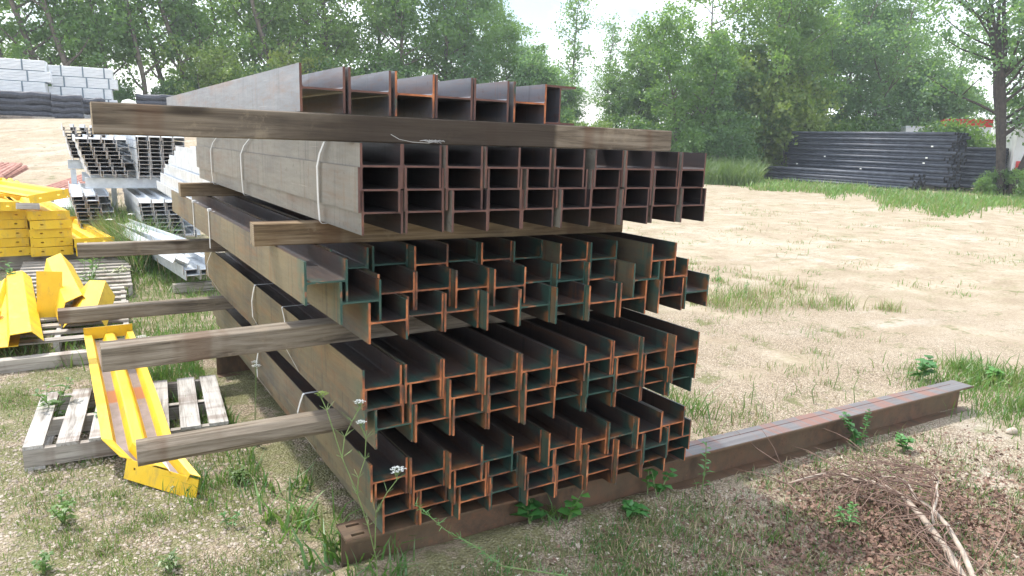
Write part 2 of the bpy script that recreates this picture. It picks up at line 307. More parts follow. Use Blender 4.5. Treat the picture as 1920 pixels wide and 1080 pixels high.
def tag(o, label=None, cat=None, group=None, kind=None):
    if label: o['label'] = label
    if cat: o['category'] = cat
    if group: o['group'] = group
    if kind: o['kind'] = kind
    return o
def thing(name, loc, rot, label, cat, group=None):
    o = bpy.data.objects.new(name, None); col.objects.link(o); o.location = loc; o.rotation_euler = rot; o.empty_display_size = 0.1
    return tag(o, label, cat, group)
class MB:
    def __init__(s): s.v = []; s.f = []; s.m = []
    def add(s, v, f, m=0):
        k = len(s.v); s.v += [tuple(p) for p in v]; s.f += [tuple(i + k for i in q) for q in f]; s.m += [m] * len(f); return s
    def box(s, x0, x1, y0, y1, z0, z1, m=0):
        v = [(x0, y0, z0), (x1, y0, z0), (x1, y1, z0), (x0, y1, z0), (x0, y0, z1), (x1, y0, z1), (x1, y1, z1), (x0, y1, z1)]
        return s.add(v, [(0, 3, 2, 1), (4, 5, 6, 7), (0, 1, 5, 4), (1, 2, 6, 5), (2, 3, 7, 6), (3, 0, 4, 7)], m)
    def extrude(s, prof, y0, y1, m=0, mend=0, ny=1):
        n = len(prof); v = []
        for j in range(ny + 1):
            y = y0 + (y1 - y0) * j / ny
            v += [(p[0], y, p[1]) for p in prof]
        k = len(s.v); s.v += v
        for j in range(ny):
            for i in range(n):
                i2 = (i + 1) % n; a = k + j * n
                s.f.append((a + i, a + i2, a + n + i2, a + n + i)); s.m.append(m)
        s.f.append(tuple(k + i for i in range(n))[::-1]); s.m.append(mend)
        s.f.append(tuple(k + ny * n + i for i in range(n))); s.m.append(mend)
        return s
    def tube(s, pts, radii, sides=6, m=0, cap=True):
        pts = [Vector(p) for p in pts]; k = len(s.v); n = len(pts)
        t0 = (pts[1] - pts[0]).normalized(); a = t0.orthogonal().normalized()
        for i, p in enumerate(pts):
            t = (pts[min(i + 1, n - 1)] - pts[max(i - 1, 0)]).normalized()
            a = (a - t * a.dot(t)); a = a.normalized() if a.length > 1e-6 else t.orthogonal().normalized()
            bb = t.cross(a); r = radii[i] if isinstance(radii, (list, tuple)) else radii
            for q in range(sides):
                an = 2 * math.pi * q / sides; s.v.append(tuple(p + a * (r * math.cos(an)) + bb * (r * math.sin(an))))
        for i in range(n - 1):
            for q in range(sides):
                q2 = (q + 1) % sides; s.f.append((k + i * sides + q, k + i * sides + q2, k + (i + 1) * sides + q2, k + (i + 1) * sides + q)); s.m.append(m)
        if cap:
            s.f.append(tuple(k + q for q in range(sides))[::-1]); s.f.append(tuple(k + (n - 1) * sides + q for q in range(sides))); s.m += [m, m]
        return s
    def mesh(s, name, mats, smooth=False): return mesh(name, s.v, s.f, mats, s.m, smooth)
ORD = ['first', 'second', 'third', 'fourth', 'fifth', 'sixth', 'seventh', 'eighth', 'ninth', 'tenth', 'eleventh', 'twelfth', 'thirteenth', 'fourteenth']
def ordl(i, n):
    if i == 0: return 'leftmost'
    if i == n - 1: return 'rightmost'
    return ORD[i] + ' from left'
ROWS = {1: [[(-0.106, 0.08), (0.06, 0.08), (0.229, 0.08), (0.388, 0.08), (0.548, 0.08), (0.725, 0.08)]], 2: [[(0.0656, 0.0), (0.2221, 0.0), (0.387, 0.0), (0.552, 0.0), (0.7085, 0.0), (0.8828, 0.0), (1.0847, 0.0), (1.2412, 0.0), (1.4061, 0.0), (1.5711, 0.0)], [(0.0566, 0.0), (0.2311, 0.0), (0.396, 0.0), (0.5704, 0.0), (0.7448, 0.0), (0.9013, 0.0), (1.0757, 0.0), (1.2501, 0.0), (1.4151, 0.0), (1.5801, 0.0)], [(0.0751, 0.0), (0.24, 0.0), (0.4144, 0.0), (0.5794, 0.0), (0.7359, 0.0), (0.9103, 0.0), (1.0667, 0.0), (1.2317, 0.0), (1.4241, 0.0), (1.5891, 0.0)]], 3: [[(-0.112, 0.067), (0.054, 0.294), (0.2342, 0.32), (0.3907, 0.268), (0.5472, 0.295), (0.7037, 0.268), (0.8602, 0.256), (1.0173, 0.13), (1.1738, 0.113), (1.414, -0.021)], [(0.01, 0.054), (0.189, 0.154), (0.3455, 0.152), (0.502, 0.117), (0.6585, 0.077), (0.8195, 0.116), (0.976, 0.086), (1.1325, 0.068), (1.3118, -0.032), (1.496, -0.022)], [(0.11, 0.043), (0.2798, 0.088), (0.4362, 0.076), (0.5967, 0.022), (0.7532, 0.031), (0.9097, -0.004), (1.0662, -0.026), (1.24, -0.034), (1.446, -0.053), (1.627, -0.036)]], 4: [[(0.0779, 0.019), (0.2429, 0.018), (0.3994, 0.01), (0.5559, -0.042), (0.7124, -0.062), (0.8689, -0.084), (1.0254, -0.072), (1.1819, -0.075), (1.3384, -0.087), (1.4949, -0.128)], [(0.0869, 0.02), (0.2614, 0.014), (0.4179, -0.01), (0.5744, -0.033), (0.7309, -0.066), (0.8874, -0.05), (1.0439, -0.074), (1.2004, -0.078), (1.3569, -0.092), (1.5134, -0.107)], [(0.1234, 0.019), (0.2799, 0.002), (0.4364, -0.005), (0.5929, -0.017), (0.7494, -0.046), (0.9059, -0.027), (1.0624, -0.047), (1.2189, -0.058), (1.3808, -0.054), (1.5372, -0.073)]], 5: [[(0.126, 0.075), (0.2855, 0.066), (0.442, 0.031), (0.5985, 0.04), (0.755, 0.054), (0.9142, 0.001), (1.0707, -0.015), (1.2288, -0.021), (1.3852, -0.044), (1.546, -0.038)], [(0.1492, 0.09), (0.3057, 0.076), (0.468, 0.032), (0.6341, 0.047), (0.7906, -0.003), (0.9471, -0.004), (1.1036, -0.033), (1.2628, -0.056), (1.4193, -0.064), (1.596, -0.038)], [(0.1813, 0.09), (0.3378, 0.086), (0.4961, 0.04), (0.6526, 0.046), (0.8091, 0.006), (0.9656, 0.006), (1.1248, -0.014), (1.2813, -0.038), (1.4378, -0.032), (1.616, 0.002)]]}

# ---------------------------------------------------------------- ground
def ter(x, y):
    """height of the yard: level on the right, rising gently to the far left"""
    dx, dy = x - CAM.x, y - CAM.y
    s = dx * 0.844 - dy * 0.536; f = dx * 0.536 + dy * 0.844
    if f <= 1: w_ = 0.0
    else:
        t = min(max((s / f + 0.30) / 0.5, 0), 1); w_ = 1 - t * t * (3 - 2 * t)
    t = min(max((f - 11) / 19, 0), 1); h = 2.1 * t * t * (3 - 2 * t)
    return h * w_
def bumps(x, y):
    d = math.hypot(x, y)
    a = 0.012 * (math.sin(x * 3.1 + 1.3 * math.sin(y * 2.3)) + math.sin(y * 3.7 + 1.7 * math.sin(x * 1.9 + 1)))
    a2 = 0.05 * (math.sin(x * 0.61 + y * 0.37) * math.sin(y * 0.53 - x * 0.21 + 2))
    rd = y - (0.185 - 0.05 * x - 0.10); ridge = (0.038 + 0.03 * math.exp(-((x - .05) / .2) ** 2)) * math.exp(-(rd / 0.09) ** 2) * min(max((2.3 - x) / .8, 0), 1) * min(max((x + .35) / .3, 0), 1) * (0.75 + 0.25 * math.sin(x * 9 + 1)) if abs(rd) < .4 else 0.0
    return ridge + a * 0.5 + 0.004 + a2 * min(max((d - 6) / 10, 0), 1)
def gz(x, y): return ter(x, y) + bumps(x, y)
def build_ground():
    n = 300
    t = np.linspace(-1, 1, n); g = np.sinh(t * 7.2) / np.sinh(7.2) * 170
    xs = g + 0.9; ys = g + 0.9
    v = [(x, y, gz(x, y)) for y in ys for x in xs]
    f = [(j * n + i, j * n + i + 1, (j + 1) * n + i + 1, (j + 1) * n + i) for j in range(n - 1) for i in range(n - 1)]
    tag(link('ground', mesh('ground', v, f, 'ground', smooth=True)), kind='structure')
build_ground()

# ---------------------------------------------------------------- the stacked H-beams
D, BF, TF, TW = 0.155, 0.154, 0.0085, 0.0068
def hprof(D, BF, TF, TW, fil=0.006):
    h, b = D / 2, BF / 2; w_ = TW / 2
    p = [(-h, -b), (-h + TF, -b), (-h + TF, -w_ - fil), (-h + TF + fil * .3, -w_ - fil * .3), (-h + TF + fil, -w_), (h - TF - fil, -w_), (h - TF - fil * .3, -w_ - fil * .3), (h - TF, -w_ - fil), (h - TF, -b), (h, -b)]
    return p + [(-x, -z) for x, z in p]
LEN = 3.35
def beam_mesh(name, side, cut, L=LEN):
    m = MB().extrude(hprof(D, BF, TF, TW), 0, L, 0, 1)
    for i, f in enumerate(m.f):          # outward faces weathered and painted lighter as lit, mill-scale channels darkened as shaded
        if len(f) == 4 and all(abs(abs(m.v[q][0]) - D / 2) < 1e-6 for q in f): m.m[i] = 2
    return m.mesh(name, [side, cut, side + '_out'])
bm_top = [beam_mesh('beam_top', 'steel_top', 'cut_dark'), beam_mesh('beam_top_rust', 'steel_top', 'cut_orange')]
bm_up = [beam_mesh('beam_upper', 'steel_upper', 'cut_dark')]
bm_low = [beam_mesh('beam_low_orange', 'steel_low', 'cut_orange'), beam_mesh('beam_low_green', 'steel_low', 'cut_green')]
a_, r_ = 0.077, 0.0805
zb = {2: 1.40, 3: 0.995, 4: 0.590, 5: 0.185, 1: 1.811}
BN = {1: 'loose top layer', 2: 'strapped grey bundle second from the top', 3: 'staggered middle bundle', 4: 'bundle second from the bottom', 5: 'bottom bundle'}
RN = ['upper row', 'middle row', 'lower row']
LOOK = {1: 'bluish steel H-beam', 2: 'dusty grey H-beam', 3: 'dark rust-edged H-beam', 4: 'rusty-ended H-beam', 5: 'rust-brown H-beam'}
for b in (1, 2, 3, 4, 5):
    for k, row in enumerate(ROWS[b]):
        zz = zb[b] + a_ + ((2 - k) * r_ if b > 1 else 0)
        for i, (x, y) in enumerate(row):
            if b == 1: me = bm_top[1 if i in (2, 5) else 0]
            elif b == 2: me = bm_up[0]; y += random.uniform(-.012, .012)
            else: me = bm_low[1 if random.random() < 0.27 else 0]
            if b >= 3: y += random.uniform(-.004, .004)
            o = link('steel_beam', me, None, (x, y, zz), (0, 0, random.uniform(-.0012, .0012)))
            n = len(row)
            if b == 1: lab = '%s, %s of the upright ones in the loose top layer' % (LOOK[b], ordl(i, n))
            else: lab = '%s, %s in the %s of the %s' % (LOOK[b], ordl(i, n), RN[k], BN[b])
            tag(o, lab, 'steel beam', 'H-beams in the %s of the big stack' % BN[b])
o = link('steel_beam', bm_top[0], None, (0.885, 0.10, 1.811 + D / 2), (0, rad(90), 0))
tag(o, 'bluish steel beam lying turned with flanges flat at the right end of the top layer', 'steel beam', 'H-beams in the loose top layer of the big stack')

# carrier beams under everything
def carrier(loc, rz, L, label, slots):
    m = MB(); Hc, Bc, tf, tw = 0.185, 0.145, 0.011, 0.008
    m.box(0, L, -Bc / 2, Bc / 2, 0, tf); m.box(0, L - .03, -tw / 2, tw / 2, tf, Hc - tf)
    s0 = 0.15 if slots else 0.0
    m.box(s0, L, -Bc / 2, Bc / 2, Hc - tf, Hc); m.box(s0 + 1.55, L - .01, -Bc / 2 + .004, Bc / 2 - .004, Hc, Hc + .002, 1)
    if slots:
        z0, z1 = Hc - tf, Hc
        for y0, y1 in ((-Bc / 2, -0.046), (-0.028, 0.028), (0.046, Bc / 2)): m.box(0, 0.15, y0, y1, z0, z1)
        for y0, y1 in ((-0.046, -0.028), (0.028, 0.046)):
            m.box(0, 0.03, y0, y1, z0, z1); m.box(0.085, 0.15, y0, y1, z0, z1)
    # thin weld strips along the top flange
    o = link('carrier_beam', m.mesh('carrier_beam', ['steel_base', 'band_top']), None, loc, (0, 0, rz))
    return tag(o, label, 'steel beam', 'long carrier beams lying under the stack')
carrier((-0.035, 0.185, -0.002), rad(-2.9), 4.42, 'long brown rusted I-beam lying on the ground under the front of the stack', True)
carrier((-0.02, 2.95, -0.004), rad(-1.5), 1.9, 'brown rusted I-beam lying on the ground under the rear of the stack', False)
# bolts of scale lines on the long beam: a second plate strip on its flange
m = MB()
m.box(0.3, 4.3, -0.0015, 0.0015, 0, 0.0015)
o = link('weld_seam', m.mesh('weld_seam', ['cut_dark'])); 
o.parent = [q for q in col.objects if q.name == 'carrier_beam'][0]; o.location = (0, 0.02, 0.187)

# ---------------------------------------------------------------- timbers
def timber(x0, x1, y0, z0, wy, h, mat, label, rz=0.0, tilt=0.0, rnd=0.004, seg=14, seed=0, wane=0.0):
    rg = random.Random(seed); L = x1 - x0; prof = []
    c = rnd
    base = [(-wy / 2 + c, 0), (wy / 2 - c, 0), (wy / 2, c), (wy / 2, h - c - wane), (wy / 2 - c - wane, h), (-wy / 2 + c + wane, h), (-wy / 2, h - c - wane), (-wy / 2, c)]
    n = len(base); v = []; f = []; mi = []
    for j in range(seg + 1):
        x = L * j / seg
        for (yy, z) in base:
            v.append((x, yy + rg.uniform(-.0012, .0012), z + rg.uniform(-.0010, .0008)))
    for j in range(seg):
        for i in range(n):
            i2 = (i + 1) % n; f.append((j * n + i, (j + 1) * n + i, (j + 1) * n + i2, j * n + i2)); mi.append(0)
    f.append(tuple(range(n))); f.append(tuple(seg * n + i for i in range(n))[::-1]); mi += [1, 1]
    me = mesh('timber', v, f, [mat, 'wood_end'], mi)
    o = link('timber_bearer', me, None, (x0, y0, z0), (0, tilt, rz))
    return tag(o, label, 'timber', 'timber bearers between the beam bundles')
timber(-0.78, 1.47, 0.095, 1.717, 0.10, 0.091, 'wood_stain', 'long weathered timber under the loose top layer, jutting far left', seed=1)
timber(-0.05, 1.45, 2.85, 1.717, 0.09, 0.091, 'wood_grey', 'weathered timber hidden under the rear of the loose top layer', seed=2)
timber(-0.262, 1.50, 0.50, 1.3105, 0.09, 0.087, 'wood_tan', 'tan sawn timber under the front of the strapped grey bundle', rz=rad(-3.0), seed=3)
timber(-0.21, 1.5, 2.84, 1.3105, 0.09, 0.087, 'wood_tan', 'short tan timber end under the rear of the strapped grey bundle', seed=4)
timber(-0.80, 1.62, 0.44, 0.9055, 0.095, 0.088, 'wood_grey', 'thick grey timber jutting left below the staggered middle bundle', rz=rad(0.3), seed=5)
timber(-0.815, 1.5, 3.03, 0.9055, 0.09, 0.088, 'wood_grey', 'rear timber jutting left below the middle bundle, above the galvanised beams', rz=rad(-2.0), seed=6)
timber(-0.71, 1.5, 0.50, 0.5005, 0.095, 0.088, 'wood_grey', 'round-cornered grey timber with knots jutting left above the bottom bundle', rz=rad(-2.0), rnd=0.022, seed=7)
timber(-0.955, 1.5, 2.93, 0.5005, 0.09, 0.088, 'wood_grey', 'cracked rear timber jutting left above the bottom bundle, over the pallet', rz=rad(-0.5), seed=8)

# ---------------------------------------------------------------- straps
def strap(pts, label, wdt=0.019, th=0.0012, closed=True, mat='strap'):
    """band swept along points (x, y, z); its width runs along Y"""
    n = len(pts); v = []; f = []
    P = [Vector(p) for p in pts]
    cen = sum(P, Vector()) / n
    for p in P:
        d = Vector((p.x - cen.x, 0, p.z - cen.z)).normalized()
        for (s, t) in ((-1, 0), (1, 0), (1, 1), (-1, 1)):
            q = p + d * (th * t); v.append((q.x, q.y + s * wdt / 2, q.z))
    m = n if closed else n - 1
    for j in range(m):
        a = j * 4; b = ((j + 1) % n) * 4
        for i in range(4):
            i2 = (i + 1) % 4; f.append((a + i, a + i2, b + i2, b + i))
    o = link('steel_strap', mesh('strap', v, f, [mat]))
    return tag(o, label, 'strap', 'white straps round the beam bundles')
def hoop(b, y, shift, xl, xr, bulge, label, wdt=0.019, xt=None, xb=None):
    xb = xl if xb is None else xb
    z0 = zb[b] - 0.0015; z1 = zb[b] + 2 * a_ + 2 * r_ + 0.0015
    if xt is None: xt = xl
    pts = [(xt + 0.004, y - shift, z1), (xt - 0.002, y - shift, z1 - 0.005)]
    zk = z0 + 0.22
    pts += [(min(xt, xl) - 0.003 - bulge * .5, y - shift * .35, (zk + z1) / 2), (xl - 0.004 - bulge, y, zk), (xl - 0.004 - bulge * .8, y, zk - 0.09), ((xl + xb) / 2 - 0.004 - bulge * .3, y + .002, z0 + 0.07), (xb - 0.002, y, z0 + 0.01), (xb + 0.006, y, z0 - .001)]
    pts += [(xr - 0.01, y, z0 - .001), (xr + 0.004, y, z0 + 0.006), (xr + 0.004, y - shift, z1 - 0.006), (xr - 0.02, y - shift, z1)]
    strap(pts, label, wdt)
hoop(2, 0.41, 0.075, -0.022, 1.669, 0.004, 'white strap round the grey bundle, the one nearest the beam ends')
hoop(2, 1.78, 0.22, -0.022, 1.669, 0.004, 'white strap round the grey bundle, the middle one of three')
hoop(2, 2.69, 0.24, -0.022, 1.669, 0.004, 'white strap round the grey bundle, the farthest of three')
def hook(b, y, x, z1, z0, label):
    m = MB(); m.box(-0.0035, -0.001, -0.008, 0.008, z0 - z1, 0.003); m.box(-0.0035, 0.030, -0.008, 0.008, 0.003, 0.0055)
    m.box(-0.006, 0.012, -0.016, 0.016, 0.0055, 0.02)
    tag(link('strap_clip', m.mesh('strap_clip', ['strap']), None, (x, y, z1)), label, 'strap', 'white straps round the beam bundles')
hook(3, 1.86, -0.1935, 1.300, 1.10, 'thin white strap end with clip on the middle bundle, nearer of two')
hook(3, 2.40, -0.1935, 1.300, 1.10, 'thin white strap end with clip on the middle bundle, farther of two')
hoop(4, 1.72, 0.02, 0.0, 1.62, 0.012, 'white strap round the second lowest bundle, near its middle', 0.022, xb=0.045)
hoop(4, 3.05, 0.03, 0.0, 1.62, 0.028, 'loose bowed white strap round the rear of the second lowest bundle', 0.014, xb=0.045)
hoop(4, 1.02, -0.10, 0.0, 1.62, 0.010, 'slanting white strap low on the second lowest bundle', 0.014, xb=0.045)
hoop(5, 1.86, 0.0, 0.046, 1.70, 0.016, 'white strap round the bottom bundle, farther one', 0.020, xb=0.103)
hoop(5, 0.98, 0.02, 0.046, 1.70, 0.020, 'white strap round the bottom bundle, nearer one beside the round-cornered timber', 0.018, xb=0.103)
# scraps of wire on top of the grey bundle
m = MB()
for k in range(5):
    x0 = random.uniform(-.02, .03); pts = [(x0 + random.uniform(-.03, .03) + 0.06 * t / 5, random.uniform(-.008, .008), 0.004 + 0.012 * abs(math.sin(t * 1.7 + k))) for t in range(6)]
    m.tube(pts, 0.0011, 4)
m.tube([(-0.13, 0, 0.03), (-0.10, -0.004, 0.014), (-0.05, 0, 0.006), (0.02, 0.004, 0.004)], 0.0012, 4)
tag(link('wire_scrap', m.mesh('wire_scrap', ['wire']), None, (0.24, 0.018, 1.717)), 'twisted scrap of pale wire on the front edge of the grey bundle', 'wire')

# ---------------------------------------------------------------- galvanised beams behind
GD, GB_, GTF, GTW = 0.15, 0.10, 0.006, 0.0055
def gal_mesh(L): return MB().extrude(hprof(GD, GB_, GTF, GTW, 0.004), 0, L, 0, 1).mesh('galvanized_beam', ['galv', 'galv_end'])
gm = gal_mesh(2.7); gm2 = gal_mesh(2.2)
def gal_stack(x0, y0, z0, cols, rows, nm, lean=0.0, rz=0.0, jit=0.05, me=gm, taper=0, stag=0.0):
    rr = 0.054; n = 0
    for k in range(rows):           # k = 0 topmost
        nc = cols - (1 if (k % 2 and cols > 2) else 0) if taper == 0 else cols
        for i in range(nc):
            z = z0 + 0.05 + (rows - 1 - k) * rr
            x = x0 + i * (GD + 0.008) + (k % 2) * 0.018 + lean * (rows - 1 - k) + random.uniform(-.003, .003)
            y = y0 + random.uniform(-jit, jit) + stag * (rows - 1 - k)
            o = link('galvanized_beam', me, None, (x, y, z), (0, random.uniform(-.03, .03), rz + random.uniform(-.004, .004)))
            tag(o, 'galvanised H-beam, %s in row %d from the top of the %s' % (ordl(i, nc), k + 1, nm), 'galvanized beam', 'galvanised beams in the %s' % nm)
gal_stack(-0.46, 9.30, 1.045, 4, 10, 'far left galvanised stack', lean=-0.014)
gal_stack(0.13, 8.95, 1.045, 4, 11, 'tall middle galvanised stack', lean=0.0)
gal_stack(-0.62, 11.2, 1.20, 4, 10, 'rearmost galvanised stack', lean=-0.010)
gal_stack(0.10, 8.15, 0.31, 4, 9, 'lower middle galvanised stack', lean=-0.008, jit=0.06)
gal_stack(-0.62, 9.2, 0.31, 3, 9, 'lower left galvanised stack', lean=-0.01, jit=0.08)
gal_stack(0.17, 4.25, 1.045, 3, 9, 'near upper galvanised stack', lean=0.012, jit=0.16, me=gal_mesh(2.9), stag=-0.13)
gal_stack(0.24, 5.85, 0.16, 3, 2, 'low galvanised heap on the ground', jit=0.04, rz=0.10)
# tilted ones leaning against the low heap
for i, (x, y, z, ry, rz_) in enumerate(((0.16, 5.9, 0.36, 0.5, 0.16), (0.30, 6.3, 0.44, -0.35, 0.22), (0.10, 6.9, 0.33, 0.75, 0.05))):
    tag(link('galvanized_beam', gm2, None, (x, y, z), (0.02, ry, rz_)), 'tilted galvanised beam %s the low heap' % ('lying askew nearest on', 'propped on top of', 'slipped off the back of')[i], 'galvanized beam', 'tilted galvanised beams on the low heap')
def cross(x0, x1, y, z, label, h=0.145):
    m = MB(); t = 0.007
    m.box(x0, x1, -0.05, 0.05, h - t, h); m.box(x0, x1, -0.05, 0.05, 0, t); m.box(x0, x1, -0.003, 0.003, t, h - t)
    tag(link('cross_beam', m.mesh('cross_beam', ['galv']), None, (0, y, z)), label, 'galvanized beam', 'cross beams carrying the galvanised stacks')
cross(-0.58, 0.9, 9.45, 0.895, 'flat galvanised cross beam under the front of the far stacks'); cross(-0.58, 0.9, 11.0, 0.895, 'galvanised cross beam under the rear of the far stacks')
cross(-0.75, 0.0, 11.9, 1.05, 'short galvanised cross beam under the rearmost stack', 0.145)
cross(-0.72, 0.9, 9.5, 0.165, 'galvanised cross beam near the ground under the far lower stacks'); cross(0.3, 0.9, 5.2, 0.895, 'galvanised cross beam under the near upper stack'); cross(-0.72, 0.9, 10.6, 0.165, 'rear galvanised cross beam near the ground under the far lower stacks')
for (x, y) in ((0.62, 5.2), (0.86, 5.2), (-0.68, 11.9), (-0.1, 11.9)):
    m = MB(); m.box(-.04, .04, -.04, .04, 0, 0.89 if y < 6 else 1.04); m.box(-.08, .08, -.08, .08, -0.02, 0.01)
    tag(link('stack_post', m.mesh('stack_post', ['galv']), None, (x, y, 0.0)), 'short grey post holding a cross beam of the galvanised stacks', 'post', 'posts under the galvanised stacks')
m = MB(); m.box(0.02, 0.75, -0.05, 0.05, 0, 0.09)
tag(link('timber_bearer', m.mesh('timber_low', ['wood_x']), None, (0.05, 5.98, 0.01), (0, 0, 0.05)), 'pale timber on the ground under the low galvanised heap', 'timber')
m = MB(); m.box(-0.25, 0.9, -0.05, 0.05, 0, 0.09)
tag(link('timber_bearer', m.mesh('timber_low2', ['wood_x']), None, (-0.03, 7.9, 0.05), (0, 0, 0.0)), 'pale timber lying in the grass behind the low galvanised heap', 'timber')

# ---------------------------------------------------------------- pallets
def pallet(loc, rz, W, Dp, nslat, label, along='y', h=0.13, missing=()):
    t = thing('wooden_pallet', loc, (0, 0, rz), label, 'pallet', 'grey wooden pallets on the ground')
    rg = random.Random(int(W * 100))
    for i in range(nslat):
        if i in missing: continue
        sw = 0.095; m = MB()
        if along == 'y':
            x = (W - sw) * i / (nslat - 1)
            m.box(x, x + sw + rg.uniform(-.01, .01), rg.uniform(-.02, .01), Dp + rg.uniform(-.01, .02), h - 0.018, h)
            link('slat', m.mesh('slat', ['wood_y']), t, None, (0, 0, rg.uniform(-.012, .012)))
        else:
            y = (Dp - sw) * i / (nslat - 1)
            m.box(rg.uniform(-.02, .01), W + rg.uniform(-.01, .02), y, y + sw, h - 0.018, h)
            link('slat', m.mesh('slat', ['wood_x']), t)
    for j in range(3):
        m = MB()
        if along == 'y':
            y = (Dp - 0.04) * j / 2; m.box(0, W, y, y + 0.04, 0.018, h - 0.019); link('bearer', m.mesh('bearer', ['wood_x']), t)
        else:
            x = (W - 0.04) * j / 2; m.box(x, x + 0.04, 0, Dp, 0.018, h - 0.019); link('bearer', m.mesh('bearer', ['wood_y']), t)
    for j in range(3):
        m = MB()
        if along == 'y':
            x = (W - 0.09) * j / 2; m.box(x, x + 0.09, 0, Dp, 0, 0.017); link('base_board', m.mesh('base_board', ['wood_y']), t)
        else:
            y = (Dp - 0.09) * j / 2; m.box(0, W, y, y + 0.09, 0, 0.017); link('base_board', m.mesh('base_board', ['wood_x']), t)
    return t
pallet((-1.145, 1.80, 0.005), rad(-5.5), 0.97, 0.86, 7, 'weathered pallet lying under the stained yellow pan nearest the camera', missing=())
pallet((-1.50, 3.95, 0.005), rad(-3), 1.00, 2.0, 9, 'long grey pallet carrying the bent yellow plates', 'x')
pallet((-1.42, 6.0, 0.005), rad(-3), 1.10, 1.9, 9, 'grey pallet in the grass between bent plates and yellow pile', 'x')
m = MB(); m.box(-0.1, 1.45, -0.045, 0.045, 0, 0.09)
tag(link('ground_timber', m.mesh('ground_timber', ['wood_x']), None, (-1.6, 3.70, 0.0), (0, 0, rad(-1))), 'grey timber lying in the grass in front of the bent yellow plates', 'timber')
m = MB(); m.box(0, 0.12, -0.6, 0.1, 0, 0.02)
tag(link('loose_board', m.mesh('loose_board', ['wood_y']), None, (-0.45, 4.0, 0.03), (0, 0, rad(28))), 'loose grey board slanting behind the yellow pan', 'board')

# ---------------------------------------------------------------- yellow pans
def plate_with_slots(m, w_, h, th, slots, mi=0):
    """upright plate in XZ, slots = (x0, x1, z0, z1) left open"""
    xs = sorted({0, w_, *[s[0] for s in slots], *[s[1] for s in slots]}); zs = sorted({0, h, *[s[2] for s in slots], *[s[3] for s in slots]})
    for i in range(len(xs) - 1):
        for j in range(len(zs) - 1):
            cx, cz = (xs[i] + xs[i + 1]) / 2, (zs[j] + zs[j + 1]) / 2
            if any(s[0] < cx < s[1] and s[2] < cz < s[3] for s in slots): continue
            m.box(xs[i], xs[i + 1], 0, th, zs[j], zs[j + 1], mi)
def pan_profile(W=0.32, d=0.05, t=0.004):
    up = [(0, 0.0), (0.05, 0.0), (0.068, -d), (0.115, -d), (0.135, -0.004), (0.145, 0), (0.185, 0), (0.195, -0.004), (0.215, -d), (0.262, -d), (0.28, 0), (0.32, 0)]
    up = [(x * W / 0.32, z) for x, z in up]
    return up + [(x, z - t) for x, z in reversed(up)]
def yellow_pan(loc, rot, label, group=None, L=2.2, W=0.42, end_w=0.45, end_h=0.105, skew=0.0, slots=True, kink=False, mat='pan'):
    t = thing('yellow_pan', loc, rot, label, 'yellow pan', group)
    m = MB(); pr = pan_profile(W)
    if kink:        # near end sheared on one side and bent downwards
        n = len(pr); ys = [0, 0.25, 0.9, 1.6, L]; zs = [-0.105, -0.05, -0.008, 0, 0]
        v = []; f = []
        for j, y in enumerate(ys):
            for i, (x, z) in enumerate(pr):
                yy = y + (0.40 * (1 - x / W) - 0.02 if j == 0 else (0.26 * (1 - x / W) if j == 1 else 0)); v.append((x + (.07 if j == 0 else 0), yy, z + zs[j]))
        for j in range(len(ys) - 1):
            for i in range(n):
                i2 = (i + 1) % n; f.append((j * n + i, j * n + i2, (j + 1) * n + i2, (j + 1) * n + i))
        m.add(v, f)
    else: m.extrude(pr, 0, L)
    for i in range(len(m.f)):
        if len(m.f[i]) == 4 and i % len(pr) in (2, 8): m.m[i] = 1
    link('pan', m.mesh('pan', ['yellow', mat]), t)
    m = MB()
    sl = [(end_w * .24, end_w * .24 + .03, end_h * .45, end_h * .45 + .014), (end_w * .70, end_w * .70 + .03, end_h * .45, end_h * .45 + .014), (.02, .03, .012, .022), (end_w - .03, end_w - .02, .012, .022)] if slots else [(.05, .062, .055, .067), (end_w - .06, end_w - .048, .03, .042)]
    plate_with_slots(m, end_w, end_h, 0.005, sl)
    if kink: link('end_plate', m.mesh('end_plate', ['yellow']), t, (0.075, 0.33, -0.205), (rad(-14), rad(3), rad(-51)))
    else: link('end_plate', m.mesh('end_plate', ['yellow']), t, (-(end_w - W) / 2, -0.006, -end_h + 0.012))
    m = MB(); plate_with_slots(m, W, 0.085, 0.005, []); link('rear_plate', m.mesh('rear_plate', ['yellow']), t, (0, L + .001, -0.05 if not kink else -0.035))
    return t
yellow_pan((-0.795, 1.12, 0.215), (rad(1.6), 0, rad(0.6)), 'long stained yellow pan with rusty troughs lying across the near pallet', L=2.3, W=0.31, end_w=0.44, end_h=0.10, kink=True, slots=False)
YAW = rad(7.4)
def pile(nx, nz, i0, label):
    pass
base = Vector((-1.60, 8.02, 0.16)); ex = Vector((math.cos(YAW + rad(-36)), math.sin(YAW + rad(-36)), 0))
px = Vector((math.cos(rad(4)), math.sin(rad(4)), 0))
cols_ = [(-1.665, 7.86, 5, 'left'), (-1.225, 7.75, 5, 'middle'), (-0.785, 7.65, 2, 'right')]
for ci, (x, y, n, nm) in enumerate(cols_):
    for k in range(n):
        yellow_pan((x + random.uniform(-.012, .012), y + random.uniform(-.03, .03), 0.30 + 0.108 * k), (0, 0, YAW + random.uniform(-.015, .015)), 'stacked yellow pan, %s from the bottom of the %s column of the yellow pile' % (ORD[k], nm), 'yellow pans stacked in the pile', L=2.3, W=0.42, end_w=0.432, end_h=0.104, mat='yellow')
yellow_pan((-1.20, 7.62, 0.93), (0, rad(-9), YAW + rad(14)), 'yellow pan lying askew on top of the middle column', 'yellow pans stacked in the pile', L=2.0, W=0.42, end_w=0.432, mat='yellow')
